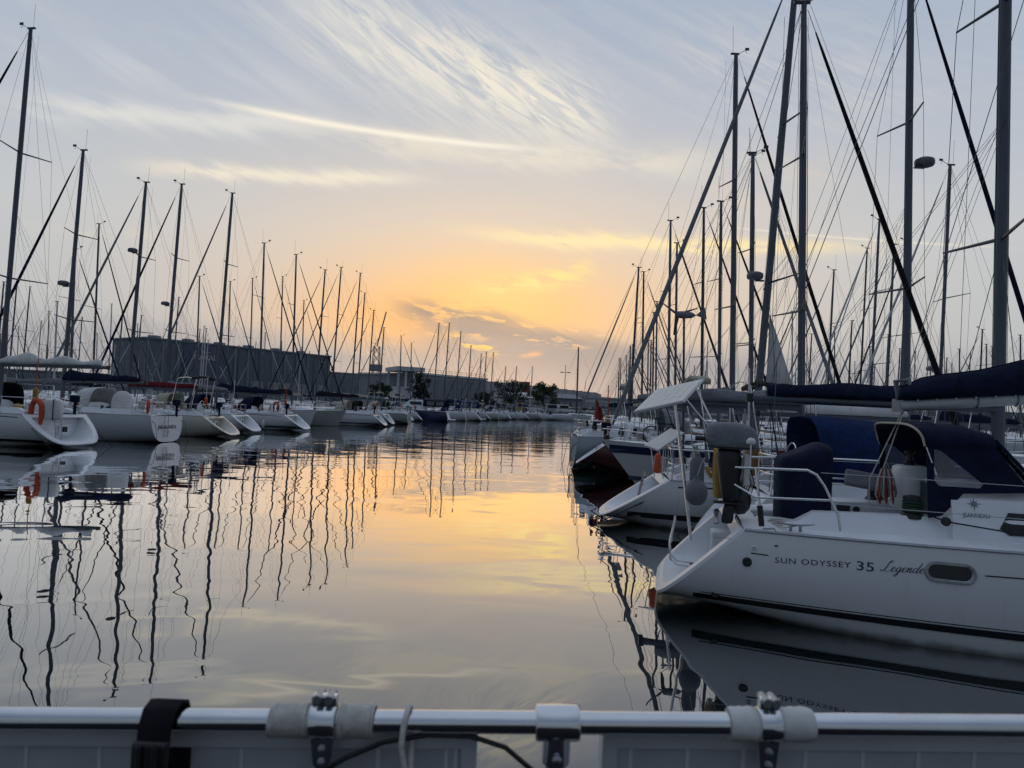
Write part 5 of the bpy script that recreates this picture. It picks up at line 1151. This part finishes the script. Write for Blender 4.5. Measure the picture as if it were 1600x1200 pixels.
for i in range(15):
    aa = WL * (i + .0) / 14 * .985; MB().add([q(aa, -.45, 1.4), q(aa + .9, -.45, 1.4), q(aa + .9, -.45, wp0.z - .2), q(aa, -.45, wp0.z - .2), q(aa, 0, 1.4), q(aa + .9, 0, 1.4), q(aa + .9, 0, wp0.z - .2), q(aa, 0, wp0.z - .2)], [(0, 1, 2, 3), (1, 5, 6, 2), (4, 0, 3, 7), (3, 2, 6, 7)]).build('pilaster', 'clad_dark', W)
for i in range(6): MB().box(q(WL * (.1 + .16 * i), 9, wp0.z + 1.2), (3.0, 3.0, 1.4)).build('roof_unit', 'clad_grey', W)
for i in range(5):
    aa = WL * (.52 + .095 * i); MB().add([q(aa, -.4, 1.4), q(aa + 5, -.4, 1.4), q(aa + 5, -.4, 7.5), q(aa, -.4, 7.5)], [(0, 1, 2, 3)]).build('loading_door', 'clad_grey', W)
building(atY(-60, 583, 210), atY(196, 588, 232), atY(60, 581, 215).z, 30, 'low grey-green shed left of the huge warehouse', 'clad_grey', 'clad_dark', 8, 'clad_dark')
g_, qg, gl_ = building(atY(205, 601, 172), atY(292, 603, 176), 3.9, 6, 'low white wall block scrawled with teal graffiti', 'wall_white', 'roof_grey', 0, None, 0, 'wall', 'boundary_wall', .1)
rg_ = random.Random(3)
for i in range(9):
    x = 1 + i * 1.35; pts = [(x + rg_.uniform(-.2, 1.0), rg_.uniform(.2, 1.6)) for _ in range(5)]
    v, f = ribbon(pts, .09); MB().add([qg(a, -.03, 1.5 + b) for a, b in v], f).build('graffiti_stroke', 'graffiti', g_)
building(atY(516, 580, 300), atY(625, 588, 320), atY(560, 586, 310).z, 30, 'grey shed between the huge warehouse and the white tower block', 'clad_grey', 'roof_grey', 6, 'clad_dark')
# white frame block with an open top storey
p0, p1 = atY(622, 577, 205), atY(662, 580, 208)
T1, q, l1 = building(p0, p1, p0.z - 5.5, 14, 'white concrete tower block with open top storey', 'wall_white', 'wall_white', 0, cat='building', name='tower_block', overhang=.1)
for a in (0.3, l1 * .33, l1 * .66, l1 - .3): MB().box(q(a, .4, p0.z - 2.7), (.6, .6, 5.0)).build('pillar', 'wall_white', T1)
for a in (0.3, l1 - .3): MB().box(q(a, 12, p0.z - 2.7), (.6, .6, 5.0)).build('pillar', 'wall_white', T1)
MB().add([q(-.3, -.3, p0.z - .3), q(l1 + .3, -.3, p0.z - .3), q(l1 + .3, 14, p0.z - .3), q(-.3, 14, p0.z - .3), q(-.3, -.3, p0.z + .9), q(l1 + .3, -.3, p0.z + .9), q(l1 + .3, 14, p0.z + .9), q(-.3, 14, p0.z + .9)], [(3, 2, 1, 0), (0, 1, 5, 4), (1, 2, 6, 5), (2, 3, 7, 6), (3, 0, 4, 7), (4, 5, 6, 7)]).build('roof_slab', 'wall_white', T1)
p0, p1 = atY(664, 586, 209), atY(760, 592, 230)
M1, q, l1 = building(p0, p1, p0.z, 30, 'grey hall with rooftop railing and dark doors', 'clad_grey', 'wall_white', 7, 'clad_dark')
rl = MB()
for i in range(13): rl.tube([q(l1 * i / 12, .2, p0.z + .5), q(l1 * i / 12, .2, p0.z + 1.7)], .05, 4)
rl.tube([q(0, .2, p0.z + 1.7), q(l1, .2, p0.z + 1.7)], .06, 4); rl.tube([q(0, .2, p0.z + 1.1), q(l1, .2, p0.z + 1.1)], .05, 4); rl.build('roof_railing', 'steel_dull', M1)
p0, p1 = atY(757, 594, 231), atY(940, 612, 330)
M2, q, l2 = building(p0, p1, p0.z - 3.4, 50, 'long pale workshop with a row of sawtooth roof lights', 'wall_white', 'roof_grey', 10, 'clad_grey')
nst = 13
for i in range(nst):
    a0, a1 = l2 * i / nst, l2 * (i + .97) / nst
    MB().add([q(a0, 0, p0.z - 2.75), q(a1, 0, p0.z - 2.75), q(a0 + .4, 0, p0.z), q(a0, 48, p0.z - 2.75), q(a1, 48, p0.z - 2.75), q(a0 + .4, 48, p0.z), q(a1, 0, p0.z - .7), q(a1, 48, p0.z - .7)], [(0, 1, 6, 2), (5, 7, 4, 3), (2, 6, 7, 5), (0, 2, 5, 3), (1, 4, 7, 6)]).build('sawtooth_bay', 'roof_grey', M2)
    MB().add([q(a0 - .1, -.2, p0.z - 2.7), q(a0 + .2, -.2, p0.z - 2.7), q(a0 + .6, -.2, p0.z + .5), q(a0 + .3, -.2, p0.z + .5)], [(0, 1, 2, 3)]).build('roof_vent', 'clad_dark', M2)
for a, w_ in ((.05, 2.0), (.2, 2.4)): MB().add([q(l2 * a, -.6, 1.4), q(l2 * a + w_, -.6, 1.4), q(l2 * a + w_, -.6, p0.z - 3.2), q(l2 * a, -.6, p0.z - 3.2)], [(0, 1, 2, 3)]).build('red_column', 'brick_red', M2)
p0, p1 = atY(820, 599, 255), atY(828, 600, 256)
building(p0, p1, p0.z, 4, 'small brick-red stair tower on the workshop front', 'brick_red', 'brick_red', 0, cat='tower', name='stair_tower', overhang=.05)
p0, p1 = atY(808, 621, 190), atY(876, 623, 200)
building(p0, p1, p0.z, 14, 'low white shed with pale curved roof behind the parked cars', 'wall_white', 'wall_white', 6, 'clad_grey', 1.6, name='shed')
p0, p1 = atY(873, 622, 178), atY(910, 623, 180)
building(p0, p1, p0.z, 12, 'grey gabled shed behind the black-masted yacht', 'clad_dark', 'clad_dark', 4, 'clad_grey', 1.2, name='shed')
p0, p1 = atY(912, 622, 185), atY(1010, 628, 210)
building(p0, p1, p0.z, 14, 'pale flat shed right of the grey gabled one', 'wall_white', 'roof_grey', 7, 'clad_grey', name='shed')
for i, (u0, u1, vv, d) in enumerate(((1010, 1180, 628, 260), (1180, 1360, 630, 300), (1360, 1500, 640, 270), (1500, 1660, 642, 320))):
    p0, p1 = atY(u0, vv, d), atY(u1, vv + 6, d + 10)
    building(p0, p1, max(4.5, p0.z), 25, 'grey harbour shed far behind the right-hand masts, %s from the left' % ['first', 'second', 'third', 'fourth'][i], 'clad_grey', 'roof_grey', 6, 'clad_dark', name='shed')
# lattice crane
cb = atY(588, 560, 330); cr = tag(empty('harbour_crane', (cb.x, cb.y, 1.35)), 'slender lattice harbour crane behind the left masts', 'crane')
H_ = atY(588, 541, 330).z - 1.35
for sx in (-1, 1):
    for sy in (-1, 1): MB().tube([(sx * 2.2, sy * 2.2, 0), (sx * 1.2, sy * 1.2, H_)], .18, 4).build('leg', 'clad_dark', cr)
for i in range(7):
    z0_, z1_ = H_ * i / 7, H_ * (i + 1) / 7; w0, w1 = lerp(2.2, 1.2, i / 7), lerp(2.2, 1.2, (i + 1) / 7)
    for sy in (-1, 1): MB().tube([(-w0, sy * w0, z0_), (w1, sy * w1, z1_)], .12, 4).build('brace', 'clad_dark', cr); MB().tube([(w0, sy * w0, z0_), (-w1, sy * w1, z1_)], .12, 4).build('brace', 'clad_dark', cr)
MB().box((0, 0, H_ * .62), (5, 5, 3)).build('machine_house', 'clad_dark', cr)
MB().tube([(0, 0, H_), (3.5, 0, H_ + 16)], .3, 4).build('jib', 'clad_dark', cr)
# trees
def tree(u, vb, d, hgt, wid, label, m='leaf', narrow=False, seed=1):
    rr = random.Random(seed); p = atY(u, vb, d); t = tag(empty('tree', (p.x, p.y, 1.35)), label, 'tree')
    tr_ = MB(); tr_.tube([(0, 0, 0), (.1, 0, hgt * .3), (.0, .1, hgt * .6), (.15, 0, hgt * .85)], [.28, .22, .14, .05], 8)
    cl_ = []
    for k in range(11):
        a = rr.uniform(0, 6.28); zz_ = hgt * rr.uniform(.28, .7); l_ = wid * rr.uniform(.25, .5)
        e_ = Vector((l_ * math.cos(a), l_ * math.sin(a), zz_ + l_ * .6)); tr_.tube([(0, 0, zz_ * .8), lerp(Vector((0, 0, zz_)), e_, .5) + Vector((0, 0, .2)), e_], [.1, .07, .03], 5); cl_.append(e_)
    tr_.build('trunk', 'bark', t, 60)
    for k in range(26):
        a = rr.uniform(0, 6.28); z = rr.uniform(.22, .98); rad = wid * .5 * (math.sin(math.pi * min(1, z * .9 + .08)) ** .6) * rr.uniform(.2, 1.0); cl_.append(Vector((rad * math.cos(a), rad * math.sin(a), hgt * z)))
    mb = MB()
    for c_ in cl_:
        rs = rr.uniform(.5, 1.0) * wid * .17
        for _ in range(95):
            dv = Vector((rr.gauss(0, 1), rr.gauss(0, 1), rr.gauss(0, .8))).normalized() * rs * rr.uniform(.4, 1.1); o_ = c_ + dv
            n_ = Vector((rr.gauss(0, 1), rr.gauss(0, 1), rr.gauss(0, 1))).normalized(); s1 = n_.orthogonal().normalized() * rr.uniform(.12, .24); s2 = n_.cross(s1).normalized() * rr.uniform(.10, .2)
            mb.add([o_ - s1, o_ + s2 * .8, o_ + s1, o_ - s2 * .8], [(0, 1, 2, 3)])
    mb.build('crown', m, t)
tree(848, 642, 163, atY(848, 600, 163).z - 1.35, 6.4, 'leafy round tree standing on the quay before the white shed', 'leaf', seed=2)
tree(801, 641, 166, atY(801, 597, 166).z - 1.35, 7.6, 'broad dark tree on the quay behind the left row masts', 'leaf_dark', seed=3)
tree(655, 632, 172, atY(655, 584, 172).z - 1.35, 5.2, 'tall narrow dark tree in front of the white tower block', 'leaf_dark', seed=4)
tree(592, 630, 168, atY(592, 600, 168).z - 1.35, 5.0, 'small dark tree behind the charcoal boom cover', 'leaf_dark', seed=5)
tree(755, 640, 175, 4.0, 5.0, 'low rounded bush on the quay left of the broad dark tree', 'leaf_dark', seed=6)
# parked cars on the quay
def car(u, d, m, label, van=False):
    p = atY(u, 640, d); t = tag(empty('parked_car', (p.x, p.y, 1.35), R(rnd.uniform(-12, 12))), label, 'car', 'cars parked on the quay')
    hh = 1.95 if van else 1.5
    prof = [(-2.15, .35), (-2.2, .75), (-2.05, .95), (-1.7, hh - .08 if van else 1.0), (-1.5, hh) if van else (-1.35, hh - .1), (-1.0, hh), (.4, hh), (1.05, 1.02), (1.9, .88), (2.15, .7), (2.15, .35)]
    o = bevel(MB().loft([[Vector((x, y, z)) for x, z in prof] for y in (-.85, .85)]).build('body', m, t), .08)
    for sd in (-1, 1):
        MB().poly([Vector((x, sd * .862, z)) for x, z in (((-1.55, 1.05), (.85, 1.05), (.35, hh - .1), (-1.35, hh - .1)) if not van else ((-1.5, 1.1), (.85, 1.1), (.35, hh - .15), (-1.4, hh - .15)))]).build('side_window', 'dark_glass', t)
        for x in (-1.35, 1.35):
            w_ = MB().lathe([(.31, -.1), (.31, .1)], 14, Matrix.Translation((x, sd * .78, .31)) @ Matrix.Rotation(R(90), 4, 'X')).build('wheel', 'tyre', t, 40)
            MB().lathe([(.18, -.105), (.18, .105)], 10, Matrix.Translation((x, sd * .78, .31)) @ Matrix.Rotation(R(90), 4, 'X')).build('rim', 'steel_dull', w_)
        MB().box((2.1, sd * .6, .72), (.12, .32, .14)).build('headlight', 'white_plastic', t); MB().box((-2.14, sd * .65, .8), (.1, .2, .2)).build('tail_light', 'brick_red', t)
    MB().poly([Vector(q_) for q_ in ((.47, -.72, hh - .06), (1.02, -.76, 1.07), (1.02, .76, 1.07), (.47, .72, hh - .06))]).build('windscreen', 'dark_glass', t)
for u, d, m, lb, vn in ((816, 160, 'car_ochre', 'ochre van parked leftmost on the quay', True), (834, 159.5, 'car_white', 'white car parked next to the ochre van', False), (852, 162.5, 'car_white', 'white car half behind the round tree', False), (866, 160, 'car_silver', 'silver estate car right of the round tree', True), (883, 159.5, 'car_white', 'white people carrier between the silver estate and the black mast', True), (899, 160, 'car_silver', 'silver car behind the black mast', False), (914, 161, 'car_black', 'black car right of the black mast', False), (930, 160, 'car_white', 'white car at the right end of the quay line', False), (786, 161, 'car_blue', 'blue car parked left of the broad dark tree', False)):
    car(u, d, m, lb, vn)
def lamp(u, v, d, label):
    p = atY(u, v, d); t = tag(empty('lamp_post', (p.x, p.y, 1.35)), label, 'lamp post'); H2 = p.z - 1.35
    MB().tube([(0, 0, 0), (0, 0, H2)], [.14, .07], 8).build('post', 'steel_dull', t, 60)
    for sd in (-1, 1): MB().box((sd * .9, 0, H2 - 2.0), (.9, .3, .22)).build('lamp_head', 'clad_dark', t)
    MB().tube([(-1, 0, H2 - 2.0), (1, 0, H2 - 2.0)], .06, 5).build('cross_arm', 'steel_dull', t)
lamp(884, 570, 190, 'tall twin-headed lamp post on the quay')

# ------------------------------------------------------------------ foreground: the stern rail the photographer leans over
RY = 0.86
fg = tag(empty('foreground_yacht', (0, RY, 0)), 'polished steel stern rail of the yacht in the foreground', 'yacht')
def fp(u, v, dy=0.0):
    p = atY(u, v, RY + dy); return Vector((p.x, p.y - RY, p.z))
ra, rb = fp(-760, 1116.4), fp(2360, 1140.1)
MB().tube([ra, lerp(ra, rb, .25), lerp(ra, rb, .5), lerp(ra, rb, .75), rb], .0130, 24).build('stern_rail', 'steel', fg, 70)
def railp(u): t = (u + 760) / 3120; return lerp(ra, rb, t)
def collar(u0, u1, r, name, m, n=24, prof=None):
    a, b = railp(u0), railp(u1); return MB().tube([a, lerp(a, b, .06), lerp(a, b, .94), b], [r * .93, r, r, r * .93] if prof is None else prof, n).build(name, m, fg, 70)
tee = collar(834, 903, .0205, 'tee_fitting', 'steel'); MB().tube([railp(868) + Vector((0, 0, -.012)), railp(868) + Vector((0, 0, -.045))], .0165, 20).build('tee_socket', 'steel', tee, 60)
MB().tube([railp(868) + Vector((0, 0, -.03)), railp(868) + Vector((0, .01, -.7))], .0125, 18).build('stanchion', 'steel', fg, 60)
MB().lathe([(.005, 0), (.006, .003), (.002, .005)], 10, Matrix.Translation(railp(868) + Vector((0, -.017, -.035))) @ Matrix.Rotation(R(90), 4, 'X')).build('grub_screw', 'steel_dull', tee)
for u_ in (-735, 2335): MB().tube([railp(u_), railp(u_) + Vector((0, .01, -.7))], .0125, 12).build('stanchion', 'steel', fg, 60)
zdk = railp(868).z - .7
MB().add([(-1.3, .12, zdk), (1.3, .12, zdk), (1.6, -4.5, zdk + .05), (-1.6, -4.5, zdk + .05)], [(3, 2, 1, 0)]).build('aft_deck', 'canvas_black', fg)  # deck out of view, coloured black so the rail mirrors a dark underside
hf = [[Vector((x * s_, y, z)) for x in (-1.3, 1.3)] for s_, y, z in ((1, .12, zdk), (1, .10, zdk - .3), (.97, .0, .3), (.9, -.15, -.2))]
MB().grid(hf).build('transom', 'gelcoat_white', fg, 40)
for sd in (-1, 1): MB().grid([[Vector((sd * 1.3, .12, zdk)), Vector((sd * 1.6, -4.5, zdk + .05))], [Vector((sd * 1.17, -.15, -.2)), Vector((sd * 1.45, -4.5, -.2))]]).build('topside', 'gelcoat_white', fg)
# solar panels lashed under the rail
def rail_panel(u0, u1, v0, lines, label, tilt=.03):
    t = tag(empty('solar_panel', (0, RY, 0)), label, 'solar panel')
    a, b = fp(u0, v0[0], .02), fp(u1, v0[1], .02); dn = Vector((0, tilt, -.46)); nn = Vector((0, -1, -.06)).normalized()
    def q(s_, t_, o): return lerp(a, b, s_) + dn * t_ + nn * o
    L_ = (b - a).length; fw = .018; s0 = fw / L_; t0 = .019 / .46
    def quad(s0_, s1_, t0_, t1_, o, name, m, o2=-.03):
        MB().add([q(s0_, t0_, o), q(s1_, t0_, o), q(s1_, t1_, o), q(s0_, t1_, o), q(s0_, t0_, o2), q(s1_, t0_, o2), q(s1_, t1_, o2), q(s0_, t1_, o2)], [(3, 2, 1, 0), (4, 5, 6, 7), (0, 1, 5, 4), (1, 2, 6, 5), (2, 3, 7, 6), (3, 0, 4, 7)]).build(name, m, t)
    quad(0, 1, 0, t0, .004, 'top_frame', 'panel_frame'); quad(0, s0, t0, 1, .004, 'side_frame', 'panel_frame'); quad(1 - s0, 1, t0, 1, .004, 'side_frame', 'panel_frame'); quad(s0, 1 - s0, 1 - t0, 1, .004, 'bottom_frame', 'panel_frame')
    quad(s0, 1 - s0, t0, 1 - t0, -.002, 'back_sheet', 'panel_back', -.02)
    for l in lines:
        s_ = (fp(l, 1180, .02).x - a.x) / (b.x - a.x); w_ = .0022 / L_; quad(s_ - w_, s_ + w_, t0 + .002, 1 - t0, -.0008, 'busbar', 'white_plastic', -.003)
    return t
rail_panel(-640, 746, (1134, 1143), (-530, -416, -302, -190, -76, 38, 153, 268, 376, 490, 590, 697, 712), 'solar panel under the foreground rail, left of the gap')
rail_panel(942, 2240, (1142, 1155), (1700, 1788, 1876, 1964, 2052, 2140, 986, 1075, 1163, 1260, 1350, 1437, 1525, 1612), 'solar panel under the foreground rail, right of the gap')
def whip(u0, u1, label, group=None):
    t = tag(empty('rope_whipping', (0, RY, 0)), label, 'rope whipping', group); n = max(6, int((u1 - u0) / 4.4)); L_ = (railp(u1) - railp(u0)).length
    for i in range(n):
        c_ = railp(lerp(u0, u1, (i + .5) / n)); rr = L_ / n * .52
        MB().tube(arc(c_, .0162 + rr * .5 + (.0012 if i in (1, n - 2) else 0), 0, 2 * math.pi, 21, (0, 1, 0), (.03, 0, 1)), rr * 1.05, 6, False).build('turn', 'rope_white', t, 70)
whip(421, 484, 'white cord whipping left of the chrome clamp on the foreground rail'); whip(527, 583, 'white cord whipping right of the chrome clamp on the foreground rail')
def tape(u0, u1, label):
    t = tag(empty('tape_wrap', (0, RY, 0)), label, 'tape'); a, b = railp(u0), railp(u1)
    pts = [lerp(a, b, i / 7) for i in range(8)]; MB().tube(pts, [.0175, .0192, .0186, .0196, .0188, .0197, .019, .0172], 20).build('wrap', 'canvas_white', t, 50)
tape(1136, 1182, 'dirty white tape wrapped left of the right-hand clamp'); tape(1214, 1266, 'dirty white tape wrapped right of the right-hand clamp')
def clamp(u, hw, label):
    t = tag(empty('rail_clamp', (0, RY, 0)), label, 'clamp'); a, b = railp(u - hw), railp(u + hw)
    MB().tube([a, lerp(a, b, .08), lerp(a, b, .92), b], [.0185, .0196, .0196, .0185], 24).build('band', 'steel', t, 70)
    c_ = railp(u)
    bevel(MB().box(c_ + Vector((0, 0, .0235)), (hw * 2 / F * RY * .95, .012, .016)).build('hinge', 'steel', t), .003)
    for s_ in (-1, 1): MB().tube([c_ + Vector((s_ * hw / F * RY * .42, -.012, .028)), c_ + Vector((s_ * hw / F * RY * .42, .012, .028))], .0052, 10).build('hinge_pin', 'steel_dull', t, 60)
    bevel(MB().add([c_ + Vector(p) for p in ((-.014, -.006, -.016), (.014, -.006, -.016), (.010, -.006, -.05), (.0, -.006, -.058), (-.010, -.006, -.05), (-.014, .0, -.016), (.014, .0, -.016), (.010, .0, -.05), (.0, .0, -.058), (-.010, .0, -.05))], [(0, 4, 3, 2, 1), (5, 6, 7, 8, 9), (0, 1, 6, 5), (1, 2, 7, 6), (2, 3, 8, 7), (3, 4, 9, 8), (4, 0, 5, 9)]).build('tab', 'steel', t), .002)
    for z in (-.03, -.045): MB().lathe([(.0042, 0), (.0042, .003), (.001, .004)], 8, Matrix.Translation(c_ + Vector((0, -.006, z))) @ Matrix.Rotation(R(90), 4, 'X')).build('bolt', 'steel_dull', t, 40)
clamp(504, 21, 'chrome hinged clamp between the two cord whippings'); clamp(1198, 17, 'chrome hinged clamp between the two tape wraps')
stp = tag(empty('strap', (0, RY, 0)), 'black webbing strap with buckle looped over the foreground rail', 'strap')
c0 = railp(258)
def loop(w0, w1, dx0, dx1):
    pts = [(-.0185, -.075), (-.021, -.03), (-.0205, .0), (-.014, .0165), (0, .0215), (.014, .0165), (.0205, 0), (.021, -.03), (.0185, -.08)]
    return [[c0 + Vector((lerp(dx0, dx1, i / 8) - w0, y, z)) for i, (y, z) in enumerate(pts)], [c0 + Vector((lerp(dx0, dx1, i / 8) + w1, y, z)) for i, (y, z) in enumerate(pts)]]
g2 = loop(.0185, .0185, -.006, .004); solid(MB().grid(list(zip(*g2))).build('webbing', 'canvas_black', stp, 60), .004)
bevel(MB().box(c0 + Vector((-.004, -.028, -.035)), (.040, .012, .045)).build('buckle', 'black_plastic', stp), .004)
for s_ in (-1, 1): MB().tube([c0 + Vector((-.004 + s_ * .009, -.036, -.015)), c0 + Vector((-.004 + s_ * .009, -.036, -.05))], .004, 8).build('buckle_prong', 'black_plastic', stp, 60)
bevel(MB().box(c0 + Vector((-.006, -.024, -.07)), (.046, .016, .02)).build('ladder_lock', 'black_plastic', stp), .004)
rp = tag(empty('rope_tie', (0, RY, 0)), 'thin white cord tied over the foreground rail', 'rope'); c1 = railp(632)
MB().tube([c1 + Vector((.008, -.02, -.075)), c1 + Vector((.004, -.020, -.05)), c1 + Vector((-.002, -.019, -.02)), c1 + Vector((0, -.016, .006)), c1 + Vector((.003, -.004, .019)), c1 + Vector((.003, .012, .012)), c1 + Vector((.006, .018, -.02)), c1 + Vector((.008, .0, -.06)), c1 + Vector((.01, -.018, -.07))], .0034, 8).build('cord', 'rope_white', rp, 70)
MB().tube(arc(c1 + Vector((.006, -.02, -.064)), .007, 0, 5.5, 14, (1, 0, 0), (0, .4, 1)), .004, 8).build('knot', 'rope_white', rp, 70)
cb_ = tag(empty('cable', (0, RY, 0)), 'black cable arching behind the foreground rail', 'cable')
MB().tube([fp(430, 1235, .01), fp(500, 1208, .006), fp(540, 1184, .002), fp(600, 1159, -.002), fp(670, 1148, -.002), fp(735, 1150, -.002), fp(790, 1168, 0), fp(832, 1204, .004), fp(850, 1240, .01)], .0032, 8).build('sheath', 'black_plastic', cb_, 70)
